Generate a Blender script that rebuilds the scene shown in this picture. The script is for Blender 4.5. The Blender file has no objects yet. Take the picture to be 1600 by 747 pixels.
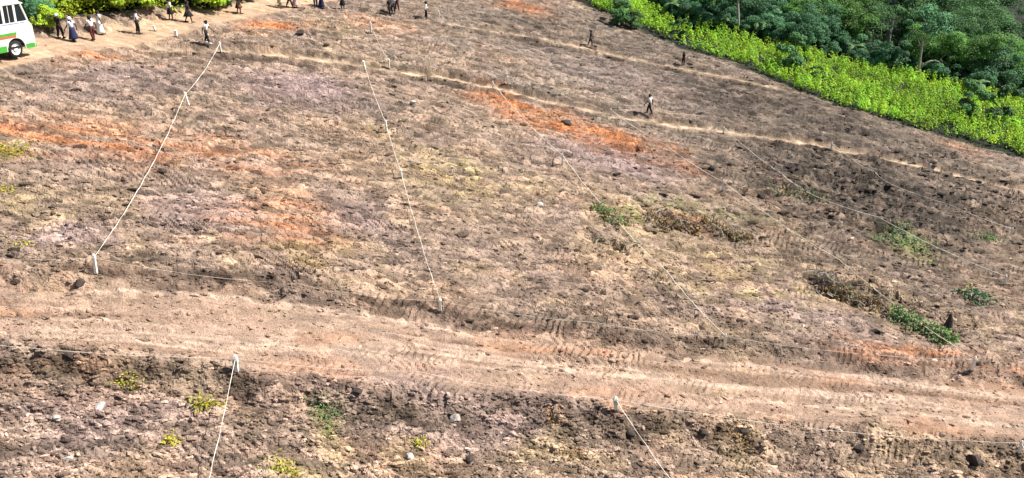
import bpy, bmesh, math, random
import numpy as np
from mathutils import Vector, Matrix

random.seed(7)
rng = np.random.default_rng(11)
SC = bpy.context.scene
COL = SC.collection
R = math.radians

# ------------------------------------------------------------------ camera
F_PX, PITCH, CAM_Z = 1386.0, R(27.5), 22.4
cam_data = bpy.data.cameras.new('camera')
cam_data.sensor_fit = 'HORIZONTAL'
cam_data.angle = 2 * math.atan(800 / F_PX)
cam_data.clip_end = 6000
cam = bpy.data.objects.new('camera', cam_data)
COL.objects.link(cam)
cam.location = (0, 0, CAM_Z)
cam.rotation_euler = (R(90) - PITCH, 0, 0)
SC.camera = cam

# ------------------------------------------------------------------ sky and sun
SUN_ELEV, SUN_AZ = R(48), R(82)          # azimuth measured from +Y (away from camera) towards +X
world = bpy.data.worlds.new('World')
SC.world = world
world.use_nodes = True
wn = world.node_tree.nodes
sky = wn.new('ShaderNodeTexSky')
sky.sky_type = 'NISHITA'
sky.sun_disc = False
sky.sun_elevation = SUN_ELEV
sky.sun_rotation = SUN_AZ
sky.air_density = 1.0
sky.dust_density = 1.5
bg = wn['Background']
bg.inputs['Strength'].default_value = 0.055
world.node_tree.links.new(sky.outputs[0], bg.inputs['Color'])
sd = bpy.data.lights.new('sun', 'SUN')
sd.energy = 5.0
sd.angle = R(0.5)
sd.color = (1.0, 0.95, 0.87)
sun = bpy.data.objects.new('sun', sd)
COL.objects.link(sun)
to_sun = Vector((math.sin(SUN_AZ) * math.cos(SUN_ELEV), math.cos(SUN_AZ) * math.cos(SUN_ELEV), math.sin(SUN_ELEV)))
sun.rotation_euler = to_sun.to_track_quat('Z', 'Y').to_euler()
sun.location = (60, 60, 90)
SC.view_settings.view_transform = 'Standard'
SC.view_settings.look = 'None'
SC.view_settings.gamma = 1.0
SC.view_settings.use_curve_mapping = False
SC.view_settings.exposure = 1.0

# ------------------------------------------------------------------ noise
def hsh(ix, iy, seed):
    h = (ix.astype(np.int64) * 374761393 + iy.astype(np.int64) * 668265263 + seed * 974711) & 0xFFFFFFFF
    h = ((h ^ (h >> 13)) * 1274126177) & 0xFFFFFFFF
    h = ((h ^ (h >> 16)) * 2246822519) & 0xFFFFFFFF
    return ((h ^ (h >> 15)) & 0xFFFFFF) / float(0x1000000)

def vnoise(x, y, seed=0):
    ix, iy = np.floor(x), np.floor(y)
    fx, fy = x - ix, y - iy
    fx = fx * fx * (3 - 2 * fx); fy = fy * fy * (3 - 2 * fy)
    a = hsh(ix, iy, seed); b = hsh(ix + 1, iy, seed); c = hsh(ix, iy + 1, seed); d = hsh(ix + 1, iy + 1, seed)
    return ((a * (1 - fx) + b * fx) * (1 - fy) + (c * (1 - fx) + d * fx) * fy) * 2 - 1

def fbm(x, y, seed=0, octs=3):
    s, a, t = 0.0, 1.0, 0.0
    for i in range(octs):
        s = s + a * vnoise(x * 2 ** i + 17.3 * i, y * 2 ** i - 9.1 * i, seed + i); t += a; a *= 0.5
    return s / t

def worley(x, y, seed=0):
    ix, iy = np.floor(x), np.floor(y)
    f1 = np.full(x.shape, 9.0); f2 = np.full(x.shape, 9.0); cid = np.zeros(x.shape)
    for dx in (-1, 0, 1):
        for dy in (-1, 0, 1):
            cx, cy = ix + dx, iy + dy
            px = cx + 0.1 + 0.8 * hsh(cx, cy, seed); py = cy + 0.1 + 0.8 * hsh(cx, cy, seed + 1)
            d = np.hypot(px - x, py - y)
            closer = d < f1
            f2 = np.where(closer, f1, np.minimum(f2, d))
            cid = np.where(closer, hsh(cx, cy, seed + 2), cid)
            f1 = np.where(closer, d, f1)
    return f1, f2, cid

def sstep(a, b, x):
    t = np.clip((x - a) / (b - a), 0, 1)
    return t * t * (3 - 2 * t)

# ------------------------------------------------------------------ lie of the land
def base_h(x, y):
    return -0.2127 * 320 * np.tanh(x / 320) - 0.0147 * y / (1 + np.abs(y) / 4000)

CP, SP = math.cos(PITCH), math.sin(PITCH)
def ray(px, py):
    u, v = (px - 800) / F_PX, (py - 373.5) / F_PX
    return np.array([u, CP - v * SP, -SP - v * CP])

def hit(px, py, hfun=base_h):
    """where the sight line through that picture point meets the ground"""
    d = ray(px, py)
    t = 10 * 1.02 ** np.arange(230)
    for _ in range(3):
        f = CAM_Z + d[2] * t - hfun(d[0] * t, d[1] * t)
        k = max(1, int(np.argmax(f < 0)))
        lo, hi = t[k - 1], t[k]
        t = np.linspace(lo, hi, 24)
    m = (lo + hi) / 2
    return d[0] * m, d[1] * m

def line(pts): return np.array([hit(*p) for p in pts])

ROAD_T = line([(-700, 400), (-300, 425), (0, 447), (250, 452), (450, 466), (620, 492), (800, 520), (1000, 540), (1200, 557), (1540, 604), (1900, 650), (2300, 700)])
ROAD_B = line([(-700, 500), (-300, 520), (0, 545), (200, 556), (372, 574), (560, 594), (700, 609), (960, 634), (1200, 655), (1560, 692), (1900, 727), (2300, 770)])
TRACK = line([(-260, 150), (-100, 112), (0, 92), (110, 70), (220, 52), (330, 27), (440, 6), (560, -14), (700, -34)])
PATH_A = line([(236, 66), (270, 71), (345, 79), (460, 90), (570, 106), (680, 122), (770, 140), (870, 163), (960, 181), (1130, 208), (1300, 236), (1440, 265), (1560, 292), (1800, 340)])
PATH_B = line([(690, 40), (800, 56), (920, 76), (1000, 92), (1067, 106), (1150, 124), (1260, 150)])
ALONG = PATH_A[10] - PATH_A[2]; ALONG = ALONG / np.linalg.norm(ALONG)

def seg_dist(x, y, pl, fade=False):
    """distance to polyline and side (positive = beyond it, seen from the camera); fade drops to 0 at its ends"""
    best = np.full(x.shape, 1e9); side = np.zeros(x.shape); fd = np.zeros(x.shape)
    L = np.concatenate([[0], np.cumsum(np.hypot(*(pl[1:] - pl[:-1]).T))])
    for k, ((x0, y0), (x1, y1)) in enumerate(zip(pl[:-1], pl[1:])):
        dx, dy = x1 - x0, y1 - y0
        t = np.clip(((x - x0) * dx + (y - y0) * dy) / (dx * dx + dy * dy), 0, 1)
        d = np.hypot(x - x0 - t * dx, y - y0 - t * dy)
        s = dx * (y - y0) - dy * (x - x0)
        m = d < best
        best = np.where(m, d, best); side = np.where(m, np.sign(s), side)
        if fade: fd = np.where(m, L[k] + t * (L[k + 1] - L[k]), fd)
    if fade: return best, side, sstep(0, 5, fd) * sstep(0, 5, L[-1] - fd)
    return best, side

def road_pos(x, y, wobble=True):
    yt = np.interp(x, ROAD_T[:, 0], ROAD_T[:, 1]); yb = np.interp(x, ROAD_B[:, 0], ROAD_B[:, 1])
    if not wobble: return yt, yb
    wob = 0.35 * vnoise(x / 1.7, y * 0 + 3.3, 61) + 0.18 * vnoise(x / 0.5, y * 0 + 8.1, 62)
    return yt + wob, yb + 0.8 * wob

EDGE = line([(700, -46), (800, -22), (890, 1), (940, 22), (985, 42), (1060, 76), (1150, 104), (1230, 138), (1300, 168), (1400, 198), (1510, 226), (1640, 262), (1900, 330)])
FAR = line([(820, -40), (900, -20), (960, 0), (1010, 12), (1060, 40), (1110, 54), (1200, 74), (1260, 90), (1350, 108), (1420, 120), (1490, 138), (1640, 176), (1900, 250)])
LEFT_EDGE = line([(-260, 74), (-60, 66), (60, 54), (130, 40), (190, 30), (280, 24), (350, 15), (400, 0), (470, -16)])

def below_line(x, y, pl):
    """True where the point lies nearer the camera than the polyline (polylines run left to right)"""
    d, s = seg_dist(x, y, pl)
    return s * d     # positive = beyond

def rough(x, y):
    yt, yb = road_pos(x, y)
    ez = 0.9 * fbm(x / 1.1, y / 0.7, 45, 2)
    on = sstep(-0.7, 0.9, yt - y + ez) * sstep(-0.4, 0.5, y - yb + 0.5 * ez)
    dA, _ = seg_dist(x, y, PATH_A); dB, _ = seg_dist(x, y, PATH_B); dT, _ = seg_dist(x, y, TRACK)
    r = 1.0 + 0.35 * fbm(x / 5, y / 5, 40, 2)
    r = r + 0.9 * ROUGH_ZONE(x, y)
    r = r + 0.35 * sstep(0.5, -0.5, y - yb) * sstep(-5, -1.0, y - yb)
    r = r * (1 - 0.55 * on)
    pa = sstep(0.55, 0.25, dA); pb = sstep(0.5, 0.22, dB); tr = sstep(2.0, 1.35, dT)
    r = r * (1 - 0.85 * pa) * (1 - 0.7 * pb) * (1 - 0.85 * tr)
    return r, on, pa, pb, tr

_W = {}
def warp(x, y):
    key = (x.shape, float(x.flat[0]), float(x.flat[-1]), float(y.flat[0]), float(y.flat[-1]))
    if key not in _W:
        _W.clear()
        _W[key] = (x + 1.5 * fbm(x / 2.2, y / 2.2, 71, 3), y + 1.5 * fbm(x / 2.2, y / 2.2, 81, 3))
    return _W[key]

class Blobs:
    """soft patches given by centre and half axes; stored as ground ellipses"""
    def __init__(self, items):
        self.e = []
        for cx, cy, rx, ry, ang, k in items:
            c = np.array(hit(cx, cy)); a = R(ang)
            p = np.array(hit(cx + rx * math.cos(a), cy + rx * math.sin(a))) - c
            q = np.array(hit(cx - ry * math.sin(a), cy + ry * math.cos(a))) - c
            self.e.append((c, np.linalg.inv(np.array([p, q]).T), k))
    def __call__(self, x, y):
        wx, wy = warp(x, y)
        out = np.zeros(x.shape)
        for c, M, k in self.e:
            dx, dy = wx - c[0], wy - c[1]
            r = np.hypot(M[0, 0] * dx + M[0, 1] * dy, M[1, 0] * dx + M[1, 1] * dy)
            out = np.maximum(out, k * sstep(1.45, 0.2, r))
        return out

ROUGH_ZONE = Blobs([(1330, 310, 190, 75, 18, 1.0), (1090, 350, 120, 30, 12, 0.8), (1400, 480, 130, 30, 25, 0.7), (1480, 270, 90, 30, 15, 0.8), (1560, 330, 110, 60, 10, .8)])
CLAY = Blobs([(900, 200, 175, 24, 17, 1.0), (790, 160, 70, 20, 20, 1.0), (1050, 240, 60, 16, 28, .8), (120, 215, 230, 36, 6, .62), (340, 240, 190, 30, 6, .55), (440, 345, 105, 70, 20, .4), (440, 42, 60, 14, 0, .85),
              (815, 12, 60, 12, 12, .95), (600, 40, 60, 14, 5, .35), (1400, 560, 140, 14, 6, .5), (1500, 235, 60, 12, 15, .5), (900, 560, 170, 22, 6, .45), (1560, 605, 110, 22, 5, .5), (130, 90, 60, 10, -5, .5), (720, 560, 130, 25, 5, .3), (80, 560, 120, 10, 3, .3), (1000, 620, 60, 12, 0, .3), (1090, 355, 40, 14, 15, .7)])
STRAW = Blobs([(720, 275, 130, 45, 12, .6), (480, 415, 70, 30, 10, .7), (20, 235, 50, 14, 5, .8), (1000, 340, 110, 30, 15, .55), (1150, 440, 190, 55, 15, .55), (500, 655, 60, 60, 0, .45), (870, 690, 70, 55, 0, .4), (30, 320, 70, 60, 0, .35),
               (1150, 690, 60, 50, 0, .3), (440, 735, 60, 25, 0, .6), (1060, 585, 180, 12, 4, .35), (520, 45, 60, 14, 8, .35), (1350, 460, 140, 40, 20, .35), (650, 690, 30, 50, 0, .5), (600, 210, 60, 12, 15, .4)])
PURPLE = Blobs([(480, 140, 110, 35, 12, .9), (960, 250, 120, 25, 12, .8), (300, 330, 90, 50, 0, .6), (600, 600, 260, 50, 5, .35), (90, 380, 90, 30, 0, .8), (550, 340, 60, 40, 10, .5), (1250, 500, 160, 30, 10, .6), (800, 640, 130, 40, 0, .6), (120, 640, 160, 60, 0, .4), (1000, 120, 160, 40, 15, .45), (180, 130, 160, 35, 0, .45)])
DARK = Blobs([(1420, 400, 260, 90, 12, .55), (1150, 250, 260, 60, 15, .45), (1230, 175, 360, 75, 17, .85), (1370, 300, 290, 110, 15, 1.0), (950, 70, 300, 60, 13, .6), (540, 170, 120, 25, 14, .3), (200, 130, 220, 30, 0, .2), (1250, 290, 130, 35, 20, .7), (1430, 320, 110, 40, 12, .6), (1000, 120, 260, 30, 14, .35), (1330, 455, 90, 16, 22, .7), (1110, 365, 110, 16, 12, .5), (300, 580, 250, 18, 4, .35), (1100, 540, 360, 14, 7, .5), (60, 590, 160, 16, 3, .4), (650, 625, 200, 16, 4, .25), (330, 440, 170, 9, 5, .5)])  # darker soil; along banks and on rough ground, shade is painted in too
PITS = Blobs([(1060, 356, 55, 9, 14, 1.), (1150, 372, 40, 9, 10, 1.), (985, 383, 16, 7, 10, 1.), (1320, 468, 60, 9, 24, .9), (1490, 515, 26, 12, 30, .8), (935, 380, 18, 6, 10, .8), (1210, 296, 40, 10, 20, .8), (1310, 300, 60, 10, 15, .8), (1430, 310, 50, 10, 10, .8), (1400, 380, 60, 9, 20, .7), (490, 60, 20, 5, 5, .8), (75, 455, 30, 7, 0, .6), (430, 455, 30, 7, 5, .7)])
GREEN = Blobs([(20, 237, 34, 8, 5, .9), (1420, 385, 60, 22, 20, .5), (960, 335, 34, 14, 20, .5), (505, 650, 26, 30, 0, .5), (1100, 330, 110, 16, 12, .35)])

TREAD = Blobs([(960, 560, 130, 22, 10, 1.0), (1380, 610, 160, 14, 6, .9), (640, 560, 90, 12, 5, .7), (200, 500, 120, 14, 3, .5)])

def height(x, y, fine=True):
    x = np.asarray(x, float); y = np.asarray(y, float)
    z = base_h(x, y) + 0.28 * fbm(x / 13, y / 13, 5, 2)
    yt, yb = road_pos(x, y)
    # road bench: cut bank above, fill slope below
    up = y - yt
    z = z + (0.45 + 0.2 * vnoise(x / 3.1, x * 0 + 5, 64)) * sstep(-0.3, 0.9, up) * sstep(9, 1.0, up)
    dn = yb - y
    z = z - 0.75 * sstep(-0.1, 1.4, dn) * sstep(13, 1.6, dn)
    # spoil windrow along the lower road edge
    z = z + 0.16 * np.exp(-((dn + 0.15) / 0.35) ** 2) * (0.5 + 0.5 * vnoise(x / 2.1, y * 0, 9))
    dA, sA, eA = seg_dist(x, y, PATH_A, True); dB, sB, eB = seg_dist(x, y, PATH_B, True); dT, sT = seg_dist(x, y, TRACK)
    qa, qb, qt = dA * sA, dB * sB, dT * sT
    z = z + eA * (0.30 * sstep(0.3, 0.75, qa) * sstep(5, 0.9, qa) - 0.32 * sstep(0.3, 0.9, -qa) * sstep(5, 1.0, -qa))
    z = z + eB * (0.22 * sstep(0.2, 0.6, qb) * sstep(4, 0.7, qb) - 0.5 * sstep(0.2, 0.8, -qb) * sstep(5, 0.9, -qb))
    z = z + 0.55 * sstep(1.7, 2.8, qt) * sstep(8, 3.2, qt) * (0.6 + 0.6 * vnoise(x / 3, y / 3, 33)) - 0.25 * sstep(1.6, 2.5, -qt) * sstep(6, 2.6, -qt)
    if not fine: return z
    z = z - 0.55 * PITS(x, y)
    r, on, pa, pb, tr = rough(x, y)
    a = x * ALONG[0] + y * ALONG[1]; b = -x * ALONG[1] + y * ALONG[0]
    wa = a + 0.22 * vnoise(x / 0.5, y / 0.5, 91); wb = b + 0.22 * vnoise(x / 0.5, y / 0.5, 92)
    # dozer track lug marks in bands along the contour
    band = sstep(-0.1, 0.4, vnoise(a / 6, b / 1.6, 55)) * (0.35 + 0.65 * sstep(-.2, .5, vnoise(a / 0.9, b / 0.7, 56)))
    bi = np.floor(b / 0.8 + 0.5 * vnoise(a / 4, b / 3, 58))
    tilt = np.where(hsh(bi, bi * 0 + 3, 59) > 0.45, 0.75, -0.6)
    lug = np.sin(2 * math.pi * (a * 0.9 + b * tilt + 0.14 * vnoise(a / .7, b / .7, 57)) / (0.30 + 0.0016 * np.clip(y - 25, 0, 80)))
    z = z + (0.065 - 0.01 * on * TREAD(x, y)) * np.maximum(band * (1 - 0.6 * on), on * TREAD(x, y)) * lug * (1 - tr) * (1 - pa)
    r = r * (1 - 0.6 * band * (1 - on))
    f1, f2, c1 = worley(wa / 1.3, wb / 0.5, 100)
    g1, g2, c2 = worley(wa / 0.62, wb / 0.25, 200)
    z = z + r * (0.11 * c1 ** 1.6 * np.clip(1.15 - (f1 / 0.62) ** 2, 0, 1) + 0.155 * c2 * np.clip(1.1 - (g1 / 0.6) ** 2, 0, 1))
    far = sstep(48, 66, y)
    z = z + r * far * (0.34 * np.abs(vnoise(a / 7 + 3 * vnoise(a / 9, b / 3, 25), b / 0.9, 24)) + 0.14 * fbm(a / 3.5, b / 0.5, 26, 2))
    z = z + r * (0.085 * fbm(a / 2.4, b / 0.45, 21, 3) + 0.10 * vnoise(a / 1.5 + vnoise(a, b / .6, 28), b / 0.23, 27) + 0.03 * vnoise(x / 0.16, y / 0.16, 23))
    # ruts and scrapes running along the road
    st, sb = road_pos(x, y, False); rd = (y - sb) / np.maximum(st - sb, 0.5)
    z = z + on * (0.09 * fbm(x / 14.0, rd * 13, 77, 2) + 0.03 * vnoise(x / 1.2, rd * 26, 78))
    z = z + tr * 0.06 * vnoise(a / 5, qt / 0.45, 79)
    return z

def mixc(c, k, col):
    k = np.clip(k, 0, 1)[..., None]
    return c * (1 - k) + np.array(col) * k

def track_band(x, y):
    a = x * ALONG[0] + y * ALONG[1]; b = -x * ALONG[1] + y * ALONG[0]
    return sstep(-0.1, 0.4, vnoise(a / 6, b / 1.6, 55))

def soil(x, y):
    n = fbm(x / 4.5, y / 4.5, 301, 3)
    c = np.zeros(x.shape + (3,)) + np.array((0.250, 0.188, 0.138))
    c = mixc(c, 0.5 + 0.9 * n, (0.225, 0.172, 0.140))
    c = mixc(c, sstep(0.05, 0.6, fbm(x / 2.1, y / 2.1, 311, 3)) * 0.6, (0.33, 0.25, 0.165))
    c = mixc(c, sstep(0.0, 0.5, fbm(x / 3.0, y / 1.6, 313, 3)) * 0.45, (0.35, 0.235, 0.165))
    c = mixc(c, sstep(0.1, 0.6, fbm(x / 2.6, y / 1.4, 315, 3)) * 0.5 * sstep(30, 60, y), (0.105, 0.090, 0.072))
    c = mixc(c, sstep(52, 75, y) * (0.45 + 0.4 * n) * sstep(-30, 10, x), (0.185, 0.162, 0.135))
    c = mixc(c, PURPLE(x, y) * 0.8, (0.25, 0.190, 0.190))
    c = mixc(c, STRAW(x, y) * (0.35 + 0.6 * fbm(x / 0.8, y / 0.8, 321, 2)), (0.36, 0.305, 0.115))
    c = mixc(c, CLAY(x, y) * (0.62 + 1.3 * fbm((x * ALONG[0] + y * ALONG[1]) / 2.8, (y * ALONG[0] - x * ALONG[1]) / 0.5, 331, 3)), (0.42, 0.165, 0.065))
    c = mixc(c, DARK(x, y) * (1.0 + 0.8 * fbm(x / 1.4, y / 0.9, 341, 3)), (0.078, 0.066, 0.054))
    c = mixc(c, GREEN(x, y) * (0.5 + 0.9 * fbm(x / 0.5, y / 0.5, 351, 2)), (0.19, 0.25, 0.05))
    _, on, pa, pb, tr = rough(x, y)
    yt, yb = road_pos(x, y)
    bank_shade = 0.45 + 0.9 * fbm(x / 2.5, y / 0.9, 345, 3)  # shade of the banks put into the colour, over darker fresh-cut soil
    c = mixc(c, np.exp(-((y - yt - 0.5) / 0.55) ** 2) * bank_shade * 1.1, (0.095, 0.066, 0.05))
    c = mixc(c, np.exp(-((yb - y - 0.9) / 0.8) ** 2) * bank_shade * 0.75, (0.11, 0.085, 0.06))
    qa, sa_ = seg_dist(x, y, PATH_A); c = mixc(c, np.exp(-((qa - 0.95) / 0.4) ** 2) * bank_shade * 0.8, (0.10, 0.075, 0.058))
    qb, sb_ = seg_dist(x, y, PATH_B); c = mixc(c, np.exp(-((qb - 0.85) / 0.4) ** 2) * bank_shade * (sb_ < 0), (0.10, 0.078, 0.062))
    st, sb = road_pos(x, y, False); rd = (y - sb) / np.maximum(st - sb, 0.5)
    c = mixc(c, on * (0.6 + 0.7 * fbm(x / 6, rd * 10, 361, 3)), (0.335, 0.240, 0.180))
    c = mixc(c, on * sstep(0.1, 0.5, fbm(x / 14, rd * 13, 371, 2)) * 0.75, (0.44, 0.34, 0.265))
    c = mixc(c, on * sstep(0.15, 0.5, fbm(x / 12, rd * 15, 373, 2)) * 0.6, (0.16, 0.105, 0.07))
    c = mixc(c, on * sstep(0.1, 0.5, fbm(x / 4, rd * 4, 375, 2)) * 0.4, (0.40, 0.23, 0.14))
    c = mixc(c, np.maximum(pa, 0.75 * pb) * (0.75 + 0.3 * vnoise(x, y, 381)), (0.38, 0.295, 0.205))
    c = mixc(c, tr * (0.85 + 0.2 * vnoise(x / 2, y / 2, 391)), (0.42, 0.30, 0.20))
    # leaf litter under the trees and crops
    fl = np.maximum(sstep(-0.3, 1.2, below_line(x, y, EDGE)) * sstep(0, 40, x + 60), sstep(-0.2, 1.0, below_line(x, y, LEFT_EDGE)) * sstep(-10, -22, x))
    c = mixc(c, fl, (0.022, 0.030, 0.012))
    # individual clods differ in tone
    a = x * ALONG[0] + y * ALONG[1]; b = -x * ALONG[1] + y * ALONG[0]
    wa = a + 0.22 * vnoise(x / 0.5, y / 0.5, 91); wb = b + 0.22 * vnoise(x / 0.5, y / 0.5, 92)
    _, _, c1 = worley(wa / 1.3, wb / 0.5, 100)
    g1, _, c2 = worley(wa / 0.62, wb / 0.25, 200)
    k = (0.66 + 0.6 * c1) * (0.50 + 0.98 * c2)
    k = 1 + (k - 1) * (1 - 0.55 * np.maximum(on, tr))
    c = c * k[..., None] * np.array((0.93, 0.89, 0.885))
    return np.clip(c, 0.02, 0.75)

# ------------------------------------------------------------------ materials
def nmat(name, rough_=0.9):
    m = bpy.data.materials.new(name); m.use_nodes = True
    nt = m.node_tree; p = nt.nodes['Principled BSDF']
    p.inputs['Roughness'].default_value = rough_
    p.inputs['Specular IOR Level'].default_value = 0.25
    return m, nt, p

def mat(name, col, rough_=0.8, var=0.18, scale=6.0, spec=0.25, bump=0.0, metal=0.0):
    m, nt, p = nmat(name, rough_)
    p.inputs['Specular IOR Level'].default_value = spec
    p.inputs['Metallic'].default_value = metal
    tc = nt.nodes.new('ShaderNodeTexCoord'); nz = nt.nodes.new('ShaderNodeTexNoise')
    nz.inputs['Scale'].default_value = scale; nz.inputs['Detail'].default_value = 4
    nt.links.new(tc.outputs['Object'], nz.inputs['Vector'])
    rp = nt.nodes.new('ShaderNodeValToRGB')
    lo = [c * (1 - var) for c in col]; hi = [min(1, c * (1 + var)) for c in col]
    rp.color_ramp.elements[0].position = 0.3; rp.color_ramp.elements[1].position = 0.7
    rp.color_ramp.elements[0].color = (*lo, 1); rp.color_ramp.elements[1].color = (*hi, 1)
    nt.links.new(nz.outputs['Fac'], rp.inputs['Fac']); nt.links.new(rp.outputs['Color'], p.inputs['Base Color'])
    if bump:
        b = nt.nodes.new('ShaderNodeBump'); b.inputs['Strength'].default_value = bump; b.inputs['Distance'].default_value = 0.02
        nt.links.new(nz.outputs['Fac'], b.inputs['Height']); nt.links.new(b.outputs[0], p.inputs['Normal'])
    return m

def soil_material(name, bump=0.8, vscale=9.0):
    m, nt, p = nmat(name, 0.95)
    p.inputs['Specular IOR Level'].default_value = 0.12
    at = nt.nodes.new('ShaderNodeAttribute'); at.attribute_name = 'soil'
    tc = nt.nodes.new('ShaderNodeTexCoord')
    n1 = nt.nodes.new('ShaderNodeTexNoise'); n1.inputs['Scale'].default_value = vscale; n1.inputs['Detail'].default_value = 6; n1.inputs['Roughness'].default_value = 0.7
    n2 = nt.nodes.new('ShaderNodeTexVoronoi'); n2.inputs['Scale'].default_value = vscale * 1.1
    for n in (n1, n2): nt.links.new(tc.outputs['Object'], n.inputs['Vector'])
    mr = nt.nodes.new('ShaderNodeMapRange')
    mr.inputs['From Min'].default_value = 0.3; mr.inputs['From Max'].default_value = 0.7
    mr.inputs['To Min'].default_value = 0.62; mr.inputs['To Max'].default_value = 1.42
    nt.links.new(n1.outputs['Fac'], mr.inputs['Value'])
    vm = nt.nodes.new('ShaderNodeVectorMath'); vm.operation = 'SCALE'
    nt.links.new(at.outputs['Color'], vm.inputs[0]); nt.links.new(mr.outputs[0], vm.inputs['Scale'])
    nt.links.new(vm.outputs[0], p.inputs['Base Color'])
    ad = nt.nodes.new('ShaderNodeMath'); ad.operation = 'SUBTRACT'
    nt.links.new(n1.outputs['Fac'], ad.inputs[0]); nt.links.new(n2.outputs['Distance'], ad.inputs[1])
    b = nt.nodes.new('ShaderNodeBump'); b.inputs['Strength'].default_value = bump; b.inputs['Distance'].default_value = 0.07
    nt.links.new(ad.outputs[0], b.inputs['Height']); nt.links.new(b.outputs[0], p.inputs['Normal'])
    return m

def leaf_material(name, col, var=0.5, trans=0.3):
    m, nt, p = nmat(name, 0.55)
    at = nt.nodes.new('ShaderNodeAttribute'); at.attribute_name = 'tint'
    oi = nt.nodes.new('ShaderNodeObjectInfo')
    mr = nt.nodes.new('ShaderNodeMapRange'); mr.inputs['To Min'].default_value = 0.75; mr.inputs['To Max'].default_value = 1.25
    nt.links.new(oi.outputs['Random'], mr.inputs['Value'])
    mul = nt.nodes.new('ShaderNodeVectorMath'); mul.operation = 'MULTIPLY'; mul.inputs[1].default_value = col
    nt.links.new(at.outputs['Color'], mul.inputs[0])
    sc = nt.nodes.new('ShaderNodeVectorMath'); sc.operation = 'SCALE'
    nt.links.new(mul.outputs[0], sc.inputs[0]); nt.links.new(mr.outputs[0], sc.inputs['Scale'])
    nt.links.new(sc.outputs[0], p.inputs['Base Color'])
    tr = nt.nodes.new('ShaderNodeBsdfTranslucent'); nt.links.new(sc.outputs[0], tr.inputs['Color'])
    mx = nt.nodes.new('ShaderNodeMixShader'); mx.inputs[0].default_value = trans
    nt.links.new(p.outputs[0], mx.inputs[1]); nt.links.new(tr.outputs[0], mx.inputs[2])
    nt.links.new(mx.outputs[0], nt.nodes['Material Output'].inputs['Surface'])
    return m

M = {}
M['soil'] = soil_material('bare_soil')
M['road'] = soil_material('packed_earth', 0.55, 12.0)
M['clod'] = soil_material('clod_soil', 0.6, 14.0)
M['rock'] = mat('pale_rock', (0.36, 0.31, 0.28), 0.85, 0.3, 9, bump=0.5)
M['darkclod'] = mat('dark_clod', (0.055, 0.043, 0.036), 0.95, 0.35, 9, bump=0.6)
M['peg'] = mat('whitened_wood', (0.80, 0.78, 0.70), 0.7, 0.15, 14, bump=0.3)
M['pegdirt'] = mat('muddy_wood', (0.20, 0.15, 0.11), 0.9, 0.3, 14, bump=0.3)
M['string'] = mat('white_twine', (0.70, 0.64, 0.55), 0.85, 0.25, 0.9)
M['wrap'] = mat('pale_green_wrap', (0.50, 0.62, 0.52), 0.6, 0.15, 20)
M['bark'] = mat('bark', (0.11, 0.08, 0.055), 0.9, 0.35, 7, bump=0.6)
M['palebark'] = mat('pale_bark', (0.34, 0.31, 0.26), 0.9, 0.3, 7, bump=0.6)
M['twig'] = mat('dry_twig', (0.30, 0.24, 0.17), 0.9, 0.3, 9)
M['leafdark'] = leaf_material('dark_foliage', (0.072, 0.19, 0.062))
M['leafmid'] = leaf_material('mid_foliage', (0.13, 0.31, 0.07))
M['leafteal'] = leaf_material('bluish_foliage', (0.078, 0.215, 0.105))
M['leafcrop'] = leaf_material('crop_foliage', (0.205, 0.42, 0.035), trans=0.35)
M['leafbright'] = leaf_material('bright_foliage', (0.27, 0.43, 0.035), trans=0.35)
M['leafbanana'] = leaf_material('banana_foliage', (0.11, 0.22, 0.085), trans=0.35)
M['leafweed'] = leaf_material('weed_foliage', (0.36, 0.40, 0.06), trans=0.3)
M['leaffresh'] = leaf_material('fresh_cut_foliage', (0.15, 0.29, 0.11), trans=0.3)
M['leafdry'] = leaf_material('dry_foliage', (0.26, 0.19, 0.09), trans=0.15)

# ------------------------------------------------------------------ mesh helpers
def link(o, parent=None):
    COL.objects.link(o)
    if parent is not None: o.parent = parent
    return o

def tag(o, label=None, cat=None, group=None, kind=None):
    if label: o['label'] = label
    if cat: o['category'] = cat
    if group: o['group'] = group
    if kind: o['kind'] = kind
    return o

def empty(name, loc, rz=0, label=None, cat=None, group=None):
    o = bpy.data.objects.new(name, None)
    o.empty_display_size = 0.3
    o.location = loc; o.rotation_euler = (0, 0, rz)
    return tag(link(o), label, cat, group)

def np_mesh(name, V, F, attr=None, attr_name='soil', smooth=False):
    """F: (n,k) int array"""
    V = np.asarray(V, np.float32); F = np.asarray(F, np.int32)
    me = bpy.data.meshes.new(name)
    n, k = F.shape
    me.vertices.add(len(V)); me.vertices.foreach_set('co', V.ravel())
    me.loops.add(n * k); me.loops.foreach_set('vertex_index', F.ravel())
    me.polygons.add(n); me.polygons.foreach_set('loop_start', np.arange(0, n * k, k, dtype=np.int32))
    if attr is not None:
        a = me.attributes.new(attr_name, 'FLOAT_COLOR', 'POINT')
        a.data.foreach_set('color', np.concatenate([attr, np.ones((len(V), 1))], 1).astype(np.float32).ravel())
    me.update(calc_edges=True)
    me.polygons.foreach_set('use_smooth', np.full(n, smooth))
    return me

def add(name, me, m, parent=None):
    o = bpy.data.objects.new(name, me)
    if m is not None and not me.materials: me.materials.append(m)
    return link(o, parent)

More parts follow.
